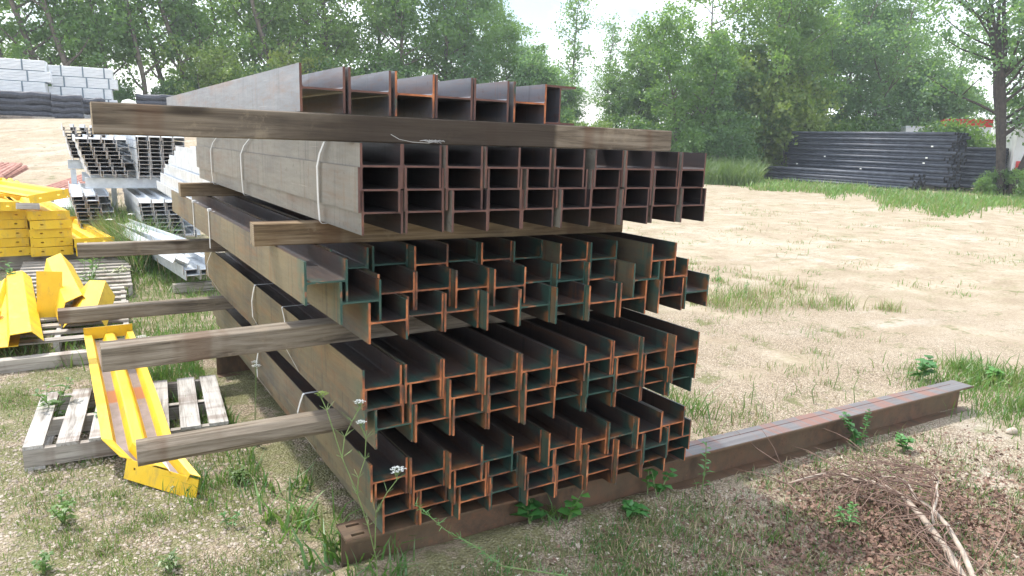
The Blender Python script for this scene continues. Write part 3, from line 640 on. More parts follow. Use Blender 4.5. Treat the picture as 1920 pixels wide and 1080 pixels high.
yellow_pan((-1.72, 7.70, 0.86), (0, rad(2), YAW + rad(6)), 'yellow pan on top of the left column, sunlit almost white', 'yellow pans stacked in the pile', L=2.0, W=0.42, end_w=0.432, mat='yellow')
for i, (y, wh) in enumerate(((8.1, 'front'), (9.4, 'rear'))):
    m = MB(); m.box(-1.75, -0.3, y, y + .1, 0.0, 0.19)
    tag(link('timber_bearer', m.mesh('pile_bearer', ['wood_x'])), 'dark timber under the %s of the yellow pile' % wh, 'timber')
# bent plates on the long pallet
def folded(prof, L, t=0.006):
    up = list(prof); dn = [(x + 0.001, z - t) for x, z in reversed(up)]
    return MB().extrude(up + dn, 0, L).mesh('folded_plate', ['yellow'])
def ftag(o, lab): return tag(o, lab, 'yellow plate', 'bent yellow plates on the long pallet')
ftag(link('bent_plate', folded([(0, 0.02), (0.10, 0.02), (0.13, 0.05), (0.16, 0.0), (0.33, 0.0)], 2.6), None, (-1.56, 3.78, 0.16), (0, 0, rad(0))), 'long ribbed yellow plate lying flat at the far left of the pallet')
ftag(link('bent_plate', folded([(0, 0.0), (0.02, 0.09), (0.15, 0.10), (0.22, 0.02)], 2.7), None, (-1.29, 3.74, 0.165), (0, 0, rad(3))), 'yellow channel plate lying between the flat plate and the upright one')
ftag(link('bent_plate', folded([(0, 0.0), (0.13, 0.0)], 2.0), None, (-1.13, 4.9, 0.155), (0, 0, rad(0))), 'narrow flat yellow strip lying beside the upright plate')
m = MB(); m.box(0, 0.19, 0, 0.006, 0, 0.40); m.box(0, 0.006, 0.006, 0.5, 0, 0.34)
ftag(link('bent_plate', m.mesh('upright_plate', ['yellow']), None, (-1.135, 4.75, 0.135), (rad(-4), rad(3), rad(-14))), 'upright yellow plate standing on edge on the pallet')
ftag(link('bent_plate', folded([(0, 0.0), (0.05, 0.20), (0.17, 0.25), (0.26, 0.12), (0.30, 0.0)], 1.5), None, (-0.97, 4.30, 0.15), (rad(5), 0, rad(5))), 'roof-shaped folded yellow plate with frayed nearer edge')
ftag(link('bent_plate', folded([(0, 0.0), (0.10, 0.16), (0.22, 0.17), (0.30, 0.03)], .55), None, (-0.95, 4.16, 0.17), (rad(16), rad(9), rad(-9))), 'torn folded yellow plate leaning against the roof-shaped one')
m = MB(); m.box(0, 0.13, 0, 0.05, 0, 0.012); m.box(0, 0.13, 0, 0.012, 0.012, 0.05)
ftag(link('yellow_bracket', m.mesh('bracket', ['yellow']), None, (-1.52, 4.3, 0.185), (0, 0, rad(3))), 'small yellow angle bracket lying on the far left plate')
ftag(link('yellow_bracket', MB().box(0, .12, 0, .14, 0, .02).box(0.02, .12, .02, .12, .02, .035).mesh('bracket2', ['yellow']), None, (-1.50, 4.7, 0.188), (0, 0, rad(1))), 'small square yellow cap lying behind the angle bracket')
tag(link('wood_block', MB().box(0, .22, 0, .09, 0, .07).mesh('wood_block', ['wood_x']), None, (-1.32, 7.55, 0.80), (rad(-8), rad(4), rad(10))), 'pale wooden block stuck in the front of the yellow pile', 'block')

# rows of rails and plates farther left
def rails(loc, rz, n, L, label, mat, cat='rail', tilt=0.0):
    for i in range(n):
        m = MB(); m.extrude([(0, 0), (0.03, 0.035), (0.07, 0.035), (0.10, 0), (0.13, 0.035), (0.17, 0.035), (0.2, 0), (0.2, -.006), (0, -.006)], 0, L)
        o = link('guard_rail', m.mesh('guard_rail', [mat]), None, (loc[0] + 0.21 * (i % 4) * math.cos(rz), loc[1] + 0.21 * (i % 4) * math.sin(rz) + random.uniform(-.06, .06), loc[2] + 0.05 * (i // 4) + random.uniform(0, .006)), (tilt, 0, rz + random.uniform(-.05, .05)))
        tag(o, '%s, %s from the left, %s layer' % (label, ORD[i % 4], ('bottom', 'second', 'third', 'top')[i // 4]), cat, label)
rails((-2.75, 15.2, 0.55), rad(-12), 12, 2.2, 'ribbed red-brown rail in the heap beyond the yellow pile', 'red_rust', tilt=rad(6))
rails((-2.30, 12.4, 0.48), rad(4), 8, 2.0, 'faded yellow rail in the layers beyond the yellow pile', 'yellow', tilt=rad(5))
rails((-1.55, 12.1, 0.30), rad(2), 8, 2.0, 'pale rail in the layers beside the tall weeds', 'white_rail', tilt=rad(5))
rails((-1.55, 14.3, 0.42), rad(-30), 4, 2.2, 'ribbed brown rail lying behind the tall weeds', 'red_rust', tilt=rad(8))
for (x0, x1, y, z, wh) in ((-2.6, -1.0, 12.6, .48, 'front of the faded rails'), (-2.6, -1.0, 13.8, .55, 'rear of the faded rails'), (-3.0, -1.8, 15.6, .5, 'red-brown rails')):
    m = MB(); m.box(x0, x1, y, y + .15, 0.0, z)
    tag(link('timber_bearer', m.mesh('rail_bearer', ['wood_x'])), 'timber under the %s beyond the yellow pile' % wh, 'timber')

# ---------------------------------------------------------------- far left: white rail stacks, netting
def white_bundle(loc, rz, L, label, n=4):
    m = MB(); 
    for k in range(n):
        z = k * 0.10
        m.extrude([(0, z), (-0.03, z + 0.02), (-0.03, z + 0.045), (0, z + 0.055), (-0.03, z + 0.075), (-.01, z + 0.098), (0.9, z + 0.098), (0.9, z)][::-1] if False else [(0.9 - xx, z + zz_) for xx, zz_ in ((0, 0), (-0.045, .012), (-0.045, .040), (0, .05), (-0.045, .06), (-.045, .086), (0, .096), (0.9, .096), (0.9, 0))], 0, L)
    o = link('rail_bundle', m.mesh('rail_bundle', ['white_rail']), None, loc, (0, 0, rz))
    tag(o, label, 'rail bundle', 'bright rail bundles stacked at the far left')
    for t in (0.18, 0.52, 0.86):
        s = MB().box(0.945, 0.958, L * t, L * t + 0.05, -0.01, 0.41); link('band', s.mesh('band', ['rail_gap']), o)
    return o
def pol(px, d, z=0.0):
    """bearing (degrees clockwise from +Y) and distance from the camera's spot to a point in the yard"""
    b = rad(px); return (CAM.x + d * math.sin(b), CAM.y + d * math.cos(b), z)
# left stack runs along the direction across the view
def rail_stack(b0, d, L, z0, rows, nm, x_off=0.0):
    x, y, _ = pol(b0, d)
    for k in range(rows):
        m_ = white_bundle((x + (k % 2) * 0.09 + 0.03 * k, y, z0 + k * 0.42), rad(-90 - 6), L + 0.1 * (k % 2), 'white ribbed rail bundle, %s from the bottom of the %s stack' % (ORD[k], nm))
        s = MB(); s.box(0.0, 0.93, 0.05, L - 0.05, -0.035, 0.0); link('spacer', s.mesh('spacer', ['rail_gap']), m_)
# stacks: local Y runs to the right in the picture (rz = -96 deg)
rail_stack(-9.0, 36.6, 5.55, 2.20, 5, 'larger left')
rail_stack(-0.15, 36.2, 2.25, 2.10, 5, 'smaller right')
def net_roll(b0, d, L, z0, r0, label, n=5, rz=-94):
    x, y, _ = pol(b0, d); m = MB(); rg = random.Random(int(b0 * 10) + 5)
    for k in range(n):
        for j in range(3):
            m.tube([(j * r0 * 1.9 + rg.uniform(-.03, .03), t * L / 6, (k + .5) * r0 * 1.8 + rg.uniform(-.03, .03) - 0.02 * math.sin(t)) for t in range(7)], r0, 8)
    return tag(link('netting_roll', m.mesh('netting_roll', ['mesh_black']), None, (x, y, z0), (0, 0, rad(rz))), label, 'netting', 'black netting rolls at the far left')
net_roll(-3.2, 34.0, 1.85, 2.05, 0.13, 'long black netting rolls before the left white stack', 4)
net_roll(-0.05, 33.6, 1.0, 2.02, 0.125, 'black netting rolls in the middle before the white stacks', 4)
net_roll(1.7, 34.5, 0.75, 2.30, 0.11, 'short black netting rolls beneath the right white stack', 3)
net_roll(3.1, 34.5, 1.1, 2.35, 0.10, 'low flattened black netting rolls right of the white stacks', 2)
net_roll(4.9, 36.0, 1.5, 2.30, 0.13, 'heap of black netting behind the top beams', 4)
net_roll(-6.5, 33.0, 1.7, 2.0, 0.13, 'black netting rolls at the left picture edge', 4)
x, y, _ = pol(3.9, 34.0); m = MB(); m.tube([(0, 0, 0), (0, .12, .07), (0, .3, .1), (0, .5, .07), (0, .62, 0)], [.02, .1, .13, .1, .02], 8)
tag(link('white_sack', m.mesh('white_sack', ['petal'], True), None, (x, y, 2.72), (0, 0, rad(-94))), 'white sack lying on the low black netting', 'sack')
for i, (b0, L) in enumerate(((-3.1, 1.8), (0.0, 0.9))):
    x, y, _ = pol(b0, 33.2); m = MB(); m.box(0, .1, 0, L, 0, .09)
    tag(link('timber_bearer', m.mesh('timber_far', ['wood_x']), None, (x, y, 2.0), (0, 0, rad(-94))), 'pale timber under the %s black netting rolls' % ('long', 'middle')[i], 'timber')

# ---------------------------------------------------------------- pipes at the right
PR = 0.088
def pipe_mesh(L, r=PR, sides=12):
    m = MB(); v = []; f = []; mi = []
    for y, rr in ((0, r), (L, r), (L, r * .86), (0, r * .86)):
        v += [(rr * math.cos(2 * math.pi * i / sides), y, rr * math.sin(2 * math.pi * i / sides)) for i in range(sides)]
    for ring, m_ in ((0, 0), (1, 1), (2, 1), (3, 1)):
        a = ring * sides; b = ((ring + 1) % 4) * sides
        for i in range(sides): i2 = (i + 1) % sides; f.append((a + i, a + i2, b + i2, b + i)); mi.append(m_)
    me = mesh('pipe', v, f, ['pipe', 'pipe_in'], mi, True)
    return me
pm = pipe_mesh(9.6); pm_s = pipe_mesh(6.0)
npipe = 0
def pipe_pile(x0, y0, z0, cols, rows, me, nm, jit=0.12, rz=0.0, slope=0.0, only_face=True):
    for k in range(rows):
        for i in range(cols):
            if only_face and 0 < i < cols - 1 and 0 < k < rows - 1 and False: continue
            x = x0 + i * 2.02 * PR + (k % 2) * PR - slope * k; z = z0 + PR + k * PR * 1.80
            o = link('steel_pipe', me, None, (x, y0 + random.uniform(-jit, jit), z + random.uniform(-.004, .004)), (0, 0, rz + random.uniform(-.0025, .0025)))
            tag(o, 'black pipe, %s from front, layer %d of the %s' % (ORD[i], k + 1, nm), 'pipe', 'black pipes in the %s' % nm)
pipe_pile(36.9, 16.5, 0.25, 7, 17, pm, 'main black pipe pile', rz=rad(-1.0), slope=-0.012, jit=0.28)
pipe_pile(35.2, 17.4, 0.03, 7, 5, pipe_mesh(9.9), 'low black pipe pile in front', jit=0.25, rz=rad(-1.5), slope=-0.07)
pipe_pile(39.0, 15.2, 0.2, 5, 13, pm_s, 'rear black pipe pile', rz=rad(-1), slope=-0.01)
pipe_pile(37.6, 10.0, 0.1, 4, 8, pipe_mesh(3.2), 'pipe pile at the right edge', rz=rad(-2))
for i, (y, z) in enumerate(((17.3, 2.2), (17.6, 1.35), (23.3, 1.5), (17.5, 1.62), (21.0, 0.9), (25.1, 1.0))):
    tag(link('paper_tag', MB().box(-.004, 0, 0, .11, 0, .07).mesh('paper_tag', ['petal']), None, (36.79, y, z)), 'small pale tag on the face of the main pipe pile', 'tag', 'pale tags stuck to the pipes')
for y in (18.2, 21.4, 24.6):
    tag(link('pipe_bearer', MB().box(0, 2.9, -.06, .06, 0, .25).mesh('pipe_bearer', ['wood_x']), None, (36.8, y, 0)), 'dark timber crosswise under the main black pipe pile', 'timber', 'timbers under the main pipe pile')

# ---------------------------------------------------------------- trucks behind the trees
def box_truck(loc, rz, label, red=False, L=6.2, Hh=3.9):
    t = thing('box_truck', loc, (0, 0, rz), label, 'truck')
    m = MB(); m.box(-1.2, 1.2, 0, L - 1.9, 0.95, Hh); link('cargo_box', m.mesh('cargo_box', ['white_paint']), t)
    m = MB(); m.box(-1.23, 1.23, -0.02, L - 1.88, Hh - (.42 if red else .1), Hh + 0.03); link('roof_band', m.mesh('roof_band', ['red_paint' if red else 'galv']), t)
    m = MB(); m.extrude([(-1.1, 0.6), (1.1, 0.6), (1.1, 1.7), (0.95, 2.5), (-0.95, 2.5), (-1.1, 1.7)], L - 1.8, L); cab = link('cab', m.mesh('cab', ['red_paint' if red else 'white_paint']), t)
    m = MB(); m.box(-0.92, 0.92, L, L + .02, 1.5, 2.3); link('windscreen', m.mesh('windscreen', ['glass']), cab)
    for s in (-1, 1):
        m = MB(); m.box(s * 1.045 - .06, s * 1.045 + .06, L - 1.2, L - .4, 1.55, 2.2); link('side_window', m.mesh('side_window', ['glass']), cab)
        for y in (0.9, L - 0.9):
            m = MB(); m.tube([(s * 0.85, y, 0.48), (s * 1.15, y, 0.48)], 0.48, 16); wl = link('wheel', m.mesh('wheel', ['rubber']), t)
            m = MB(); m.tube([(s * 1.13, y, 0.48), (s * 1.17, y, 0.48)], 0.24, 12); link('rim', m.mesh('rim', ['galv']), wl)
        m = MB(); m.box(s * 0.95 - .12, s * 0.95 + .12, -0.045, -0.02, 1.0, 1.45); link('tail_light', m.mesh('tail_light', ['red_paint']), t)
    m = MB(); m.box(-1.0, 1.0, -.05, L, 0.6, 0.9); link('chassis', m.mesh('chassis', ['rubber']), t)
    return t
x, y, _ = pol(64.3, 51); box_truck((x, y, 0.0), rad(-58), 'white truck with a red upper band seen through the trees', True, 5.6, 3.95)
x, y, _ = pol(61.9, 54); box_truck((x, y, 0), rad(-45), 'plain white truck with its roof just above the main pipe pile', False, 6.0, 3.6)
x, y, _ = pol(68.6, 44); box_truck((x, y, 0.2), rad(-50), 'white truck at the right picture edge with red tail light', False, 5.6, 3.5)
x, y, _ = pol(48.0, 62); box_truck((x, y, 0.4), rad(60), 'white truck glimpsed behind the bushes in the middle', False, 5.6, 3.9)

# ---------------------------------------------------------------- trees
def leaf_quads(cen, rad3, n, size, rng, flat=0.0, elong=1.5):
    """n random leaf diamonds in gaussian clumps; cen (k,3), rad3 (k,)"""
    k = len(cen); idx = rng.integers(0, k, n)
    p = cen[idx] + rng.normal(0, 1, (n, 3)) * rad3[idx][:, None] * np.array([1, 1, 0.75])
    a = rng.normal(0, 1, (n, 3)); a /= np.linalg.norm(a, axis=1)[:, None]
    b = rng.normal(0, 1, (n, 3)); b -= a * (a * b).sum(1)[:, None]; b /= np.linalg.norm(b, axis=1)[:, None]
    s = size * rng.uniform(.6, 1.3, n)[:, None]
    v = np.stack([p - a * s * elong / 2, p + b * s / 2, p + a * s * elong / 2, p - b * s / 2], 1)
    return v.reshape(-1, 3)
def grow(seed, H, r0, lean=(0, 0), first=0.25, reach=0.28, nb=14, leaves=8000, size=0.17, clump=0.45, stems=1, rise=0.6, leaf='leaf', bark='bark', sub=3, curve=0.4):
    rg = random.Random(seed); rng = np.random.default_rng(seed); tr = MB(); cs = []; rs = []
    for s in range(stems):
        an = rg.uniform(0, 6.28); sp = 0 if stems == 1 else 0.10 * H
        base = Vector((0.12 * math.cos(an) * (stems > 1), 0.12 * math.sin(an) * (stems > 1), -0.3)); hh = H * rg.uniform(.85, 1.05)
        tip = Vector((lean[0] * H + sp * math.cos(an) * rg.uniform(1, 2.4), lean[1] * H + sp * math.sin(an) * rg.uniform(1, 2.4), hh))
        pts = []; NS = 9; w1, w2 = rg.uniform(-1, 1), rg.uniform(-1, 1)
        for i in range(NS + 1):
            t = i / NS; q = base.lerp(tip, t); bend = math.sin(t * math.pi) * curve
            pts.append(q + Vector((w1 * bend, w2 * bend, 0)) + Vector((rg.uniform(-.06, .06), rg.uniform(-.06, .06), 0)) * (0 < i))
        r = r0 / (stems ** .5); tr.tube(pts, [r * (1 - t / NS) ** 0.8 + 0.015 for t in range(NS + 1)], 7)
        m = max(4, nb // stems)
        for b in range(m):
            t = first + (1 - first) * (b + rg.random()) / m; t = min(t, .98); f = t * NS; i = int(f); p = pts[i].lerp(pts[min(i + 1, NS)], f - i)
            a = rg.uniform(0, 6.28); ln = H * reach * (1.15 - 0.75 * abs(t - .45)) * rg.uniform(.6, 1.2) * (1.1 - t * .35)
            d = Vector((math.cos(a), math.sin(a), rise * rg.uniform(.5, 1.5))).normalized()
            q = p; bp = [p]
            for j in range(4):
                d = (d + Vector((rg.uniform(-.25, .25), rg.uniform(-.25, .25), rg.uniform(-.1, .22)))).normalized(); q = q + d * ln / 4; bp.append(q)
            rb = r * (1 - t) * 0.45 + 0.02; tr.tube(bp, [rb * (1 - j / 4.5) + 0.008 for j in range(5)], 5, cap=False)
            for j in (2, 3, 4):
                for _ in range(2):
                    c = bp[j] + Vector((rg.gauss(0, 1), rg.gauss(0, 1), rg.gauss(0, .7))) * clump * (1.3 if j < 4 else .8)
                    cs.append(c); rs.append(clump * rg.uniform(.4, .95))
            if rg.random() < .7:   # twig
                e = bp[2] + Vector((rg.uniform(-1, 1), rg.uniform(-1, 1), rg.uniform(.1, 1))).normalized() * ln * .45
                tr.tube([bp[2], bp[2].lerp(e, .5) + Vector((0, 0, .05)), e], [rb * .5 + .006, rb * .35 + .005, .006], 4, cap=False); cs.append(e); rs.append(clump * .8)
        cs.append(pts[-1]); rs.append(clump)
    v = leaf_quads(np.array([tuple(c) for c in cs]), np.array(rs), leaves, size, rng)
    v[:, 2] = np.maximum(v[:, 2], 0.02)
    return tr.mesh('trunk', [bark], True), quads_np('crown', v, leaf)
TV = {
 'lean1': grow(1, 11.5, .17, (-.26, -.02), .16, .20, 20, 7500, .13, .42), 'lean2': grow(2, 12, .15, (-.30, .0), .16, .19, 18, 7500, .13, .42, leaf='leaf'),
 'lean3': grow(3, 11, .12, (-.14, .02), .12, .19, 15, 7500, .13, .4), 'lean4': grow(14, 12, .15, (-.20, .03), .1, .2, 20, 6400, .135, .45),
 'pop1': grow(4, 14, .18, (-.07, 0), .12, .21, 30, 14000, .135, .5), 'pop2': grow(5, 13.5, .16, (-.04, .02), .10, .22, 30, 15000, .135, .52), 'pop3': grow(6, 13, .17, (.02, .0), .08, .24, 32, 15500, .135, .5, leaf='leaf_blue'),
 'round1': grow(7, 8.2, .13, (.0, 0), .14, .30, 26, 14500, .135, .42, stems=2, leaf='leaf_blue'), 'round2': grow(8, 9.2, .14, (.03, 0), .10, .30, 28, 16000, .135, .45, stems=2, leaf='leaf'),
 'dark1': grow(9, 9.5, .14, (.02, 0), .25, .27, 22, 9000, .135, .36, stems=2, leaf='leaf_dark', bark='bark_dark'),
 'thin1': grow(10, 12, .09, (.0, 0), .45, .13, 16, 1900, .13, .34, leaf='leaf_blue'),
 'tall1': grow(11, 14, .19, (-.02, 0), .1, .25, 34, 15500, .135, .52, stems=2, leaf='leaf_blue'), 'tall2': grow(12, 13, .17, (.02, 0), .08, .27, 34, 17000, .135, .52, stems=2, leaf='leaf'),
 'big': grow(13, 12.5, .36, (.03, 0), .22, .38, 44, 19000, .12, .5, stems=5, leaf='leaf_blue', bark='bark_dark', curve=.7),
 'bush1': grow(21, 3.0, .05, (0, 0), .05, .42, 20, 6500, .12, .34, stems=4, leaf='leaf'), 'bush2': grow(22, 3.4, .05, (0, 0), .05, .42, 22, 7200, .12, .36, stems=4, leaf='leaf_dark'),
 'bush3': grow(23, 4.2, .06, (0, 0), .05, .38, 24, 8200, .13, .42, stems=4, leaf='leaf_yellow'),
}
LOOKT = {'lean1': 'left-leaning sparse poplar', 'lean2': 'strongly left-leaning sparse poplar', 'lean3': 'thin loose-leaved poplar', 'lean4': 'leaning fuller poplar', 'pop1': 'tall dense poplar', 'pop2': 'tall bushy poplar', 'pop3': 'tall grey-green poplar',
 'round1': 'rounded grey-green tree', 'round2': 'rounded mid-green tree', 'dark1': 'dark open-crowned tree', 'thin1': 'thin bare-stemmed tree', 'tall1': 'tall bluish-green tree', 'tall2': 'tall broad leafy tree', 'big': 'large many-stemmed tree',
 'bush1': 'mid-green bush', 'bush2': 'dark green bush', 'bush3': 'yellow-green bush'}
def brg(u): return 32.58 + math.degrees(math.atan((u - 0.5) * 1.448))
def tree(kind, u, d, s, label, rz=None, sz=None):
    x, y, _ = pol(brg(u), d); tr, cw = TV[kind]
    rz = random.uniform(-.35, .35) if rz is None else rz
    t = thing('bush' if kind.startswith('bush') else 'tree', (x, y, gz(x, y) - 0.05), (0, 0, rz), label, 'bush' if kind.startswith('bush') else 'tree', 'bushes along the tree line' if kind.startswith('bush') else 'trees of the tree line')
    t.scale = (s, s, s * (sz or 1))
    link('trunk' if not kind.startswith('bush') else 'stems', tr, t); link('crown' if not kind.startswith('bush') else 'foliage', cw, t)
# (kind, place across the view 0..1, distance, scale, where)
TL = [
 ('lean2', .030, 46, 1.0, 'behind the larger white stack, farthest left'), ('lean1', .062, 45, 1.05, 'behind the larger white stack'), ('lean2', .088, 44, 1.1, 'with thick pale trunk rising behind the white stacks'), ('lean1', .100, 47, 1.0, 'close right of the thick pale trunk'),
 ('lean3', .117, 46, 1.0, 'above the smaller white stack'), ('lean3', .151, 45, 1.1, 'just right of the white stacks'), ('lean4', .175, 47, 1.0, 'above the black netting heap'), ('lean1', .197, 46, 1.05, 'right of the netting heap'), ('lean3', .012, 48, 1.0, 'at the left picture edge'), ('lean4', -.02, 46, 1.0, 'just off the left picture edge'),
 ('lean4', .222, 47, 1.05, 'over the far end of the top beams'), ('lean4', .240, 51, 1.0, 'second over the far end of the top beams'), ('pop1', .262, 49, 1.0, 'above the left flange of the top layer'), ('lean1', .280, 47, 1.1, 'in front of the dense ones above the top layer'),
 ('pop3', .300, 52, 1.05, 'above the first gap of the top beams'), ('pop1', .330, 48, 1.0, 'above the second top beam'), ('pop2', .362, 50, 1.05, 'above the third top beam'), ('pop2', .395, 48, 1.0, 'above the fourth top beam'), ('pop1', .425, 50, 1.02, 'above the fifth top beam'), ('pop3', .452, 50, .98, 'beside the bright sky gap'), ('pop2', .462, 53, .85, 'at the very edge of the bright sky gap'),
 ('round1', .523, 47, .82, 'below the bright sky gap, behind the turned beam'), ('round2', .497, 49, .82, 'left under the bright sky gap'), ('round1', .548, 50, .72, 'under the thin bare-stemmed tree'), ('thin1', .553, 52, 1.0, 'standing alone against the bright sky gap'), ('thin1', .585, 56, .92, 'second one against the bright sky gap'),
 ('bush2', .903, 46, .95, 'low in front of the red-topped truck'), ('bush1', .926, 46, 1.05, 'right in front of the red-topped truck'),
 ('dark1', .607, 49, .92, 'right of the bright sky gap'), ('dark1', .585, 47, .68, 'lower, left of its darker twin'), ('dark1', .632, 51, .93, 'with lifted top beside the pale willow'),
 ('round2', .657, 45, .92, 'like a willow, right of the dark trees'), ('round1', .680, 48, .98, 'behind the willow-like one'), ('tall2', .706, 50, 1.0, 'left of the long black pipes'), ('tall2', .735, 52, 1.05, 'over the left end of the pipes'), ('pop1', .750, 50, .85, 'in front over the left end of the pipes'),
 ('tall1', .775, 55, 1.02, 'over the left half of the main pipe pile'), ('tall1', .800, 57, 1.05, 'over the middle of the main pipe pile'), ('tall1', .826, 56, 1.0, 'right of the middle of the pipe pile'), ('pop3', .850, 58, .85, 'over the right half of the pipe pile'), ('round1', .872, 58, 1.0, 'low behind the trucks'), ('tall1', .885, 64, .8, 'far behind the trucks'),
 ('big', .972, 41, 1.0, 'with dark forked trunks at the right'), ('round1', .925, 60, .9, 'far behind the red-topped truck'), ('dark1', 1.01, 48, .95, 'at the right picture edge'),
 ('bush2', .172, 44, .6, 'behind the low netting'), ('bush1', .190, 44, .75, 'second behind the low netting'), ('bush3', .213, 43, .9, 'over the far end of the top beams'), ('bush1', .236, 43, .85, 'right of the far end of the top beams'), ('bush2', .258, 44, .9, 'behind the top beam side'), ('bush3', .285, 45, .9, 'behind the first top beam'), ('bush1', .050, 44, .6, 'behind the left white stack'), ('bush2', .010, 45, .6, 'behind the left white stack, leftmost'), ('bush2', .125, 44, .5, 'behind the right white stack'),
 ('bush2', .315, 46, 1.1, 'behind the second top beam'), ('bush1', .345, 46, 1.2, 'behind the third top beam'), ('bush2', .38, 47, 1.2, 'behind the fourth top beam'), ('bush1', .415, 46, 1.2, 'behind the fifth top beam'), ('bush2', .45, 47, 1.2, 'behind the sixth top beam'), ('bush1', .49, 46, 1.1, 'behind the turned top beam'),
 ('bush3', .573, 42, .62, 'small, above the right end of the top timber'), ('bush1', .592, 42, .6, 'beside the small one above the top timber'), ('bush2', .615, 45, .9, 'under the dark trees'), ('bush1', .540, 46, 1.0, 'just right of the turned top beam'), ('bush1', .640, 46, .9, 'below the willow-like tree'), ('bush1', .668, 44, .9, 'left of the pipes, low'),
 ('bush2', .700, 44, .8, 'left of the pipes beside the tall grass'), ('bush3', .738, 51, 1.35, 'touching the left end of the pipes'), ('bush2', .705, 47, 1.1, 'behind the left end of the pipes'), ('bush3', .722, 51, 1.75, 'tallest left of the pipes'), ('bush3', .752, 50, 1.4, 'behind the pipes'), ('bush1', .785, 53, 1.25, 'behind the middle of the pipes'), ('bush1', .81, 54, 1.2, 'behind the pipes right of the middle'), ('bush2', .84, 55, 1.15, 'behind the pipes below the tall trees'),
 ('bush2', .965, 41, .34, 'between the rear pipes and the many-stemmed tree'), ('bush1', .950, 40, .26, 'beside the rear pipe bundle'), ('bush1', .99, 41, .45, 'at the foot of the many-stemmed tree'), ('bush2', 1.0, 36, .4, 'at the right picture edge'),
]
for (k, u, d, s, wh) in TL:
    fixed = 0.0 if k.startswith('lean') else None
    rz = random.uniform(-.25, .25) if k.startswith('lean') else random.uniform(0, 6.28) if k not in ('big',) else 0.4
    tree(k, u, d, s, '%s %s' % (LOOKT[k], wh), rz)

# ---------------------------------------------------------------- grass and weeds
def blades(name, pts, hmin, hmax, wd, mats, rng, lean=0.5, label=None, stuff=True, midx=None):
    n = len(pts); z = np.array([gz(p[0], p[1]) for p in pts]) - 0.005
    base = np.column_stack([pts[:, 0], pts[:, 1], z]); h = rng.uniform(hmin, hmax, n) * rng.uniform(.5, 1, n)
    a = rng.uniform(0, 2 * np.pi, n); side = np.column_stack([np.cos(a), np.sin(a), np.zeros(n)]) * (wd * rng.uniform(.6, 1.3, n))[:, None] / 2
    la = rng.uniform(0, 2 * np.pi, n); ln = rng.uniform(0.1, lean, n); ld = np.column_stack([np.cos(la) * ln, np.sin(la) * ln, np.ones(n)]) ; ld /= np.linalg.norm(ld, axis=1)[:, None]
    mid = base + ld * (h * .55)[:, None]; tip = base + ld * h[:, None] + np.column_stack([np.cos(la), np.sin(la), -.3 * np.ones(n)]) * (h * ln * .6)[:, None]
    v1 = np.stack([base - side, base + side, mid + side * .8, mid - side * .8], 1); v2 = np.stack([mid - side * .8, mid + side * .8, tip + side * .12, tip - side * .12], 1)
    v = np.concatenate([v1, v2], 0).reshape(-1, 3); mi = rng.integers(0, len(mats), n); mi = np.concatenate([mi, mi])
    o = link(name, quads_np(name, v, None, mats=mats, midx=mi))
    return o
def scatter(rng, n, x0, x1, y0, y1, cl=None, spread=.12):
    if cl is None: return np.column_stack([rng.uniform(x0, x1, n), rng.uniform(y0, y1, n)])
    c = np.column_stack([rng.uniform(x0, x1, cl), rng.uniform(y0, y1, cl)]); i = rng.integers(0, cl, n)
    return c[i] + rng.normal(0, 1, (n, 2)) * (spread * rng.uniform(.3, 1.2, cl))[i][:, None]
def keep(p, f): return p[np.array([f(a, b) for a, b in p])]
rn = np.random.default_rng(5)
def outside(x, y): return not (-0.1 < x < 1.75 and -0.02 < y < 3.4) and not (-0.1 < x < 4.5 and abs(y - 0.17 + 0.05 * x) < 0.075)
SETS = [
 ('grass', [(16000, -1.35, -0.02, .2, 3.2, 190, .08), (1600, -1.4, -0.15, 3.2, 5.0, 60, .14)], .012, .06, .004, ['blade', 'blade_bright', 'blade', 'straw'], 'left'),
 ('grass', [(6000, -0.45, 0.15, 1.0, 4.2, 90, .12)], .04, .17, .006, ['blade_bright', 'blade', 'weed_leaf'], 'left strip beside the stack'),
 ('grass', [(9000, -1.9, 0.7, 3.6, 8.6, 260, .2)], .04, .20, .009, ['blade', 'blade_bright'], 'behind'),
 ('tall_grass', [(18000, -1.5, 0.06, 7.0, 12.3, 260, .16), (17000, -.55, 0.06, 7.5, 9.0, 90, .14)], .25, .78, .008, ['blade', 'blade_bright', 'straw', 'weed_leaf'], 'tall'),
 ('grass', [(9500, 0.9, 3.6, -1.3, -0.05, 190, .09), (4200, 0.2, 1.4, -.9, -.05, 80, .08)], .02, .085, .004, ['blade', 'blade_bright', 'weed_leaf', 'straw'], 'front right'),
 ('grass', [(3000, 1.72, 2.9, .35, 1.7, 45, .11), (1500, 3.0, 5.6, -.5, 3.2, 70, .10)], .02, .12, .005, ['blade_bright', 'blade', 'straw'], 'right of stack'),
 ('grass', [(2400, 5.0, 7.0, 1.6, 3.4, 12, .20)], .04, .22, .007, ['blade_bright', 'blade', 'straw'], 'clump right'),
 ('grass', [(3800, 4.4, 5.8, -.7, .55, 22, .2)], .04, .2, .008, ['blade_bright', 'blade'], 'beam end'),
 ('grass', [(1500, 4.5, 7.5, 2.4, 5.2, 30, .12), (3000, 6, 20, 0, 16, 140, .25)], .03, .13, .010, ['blade', 'blade_bright', 'straw'], 'yard'),
]
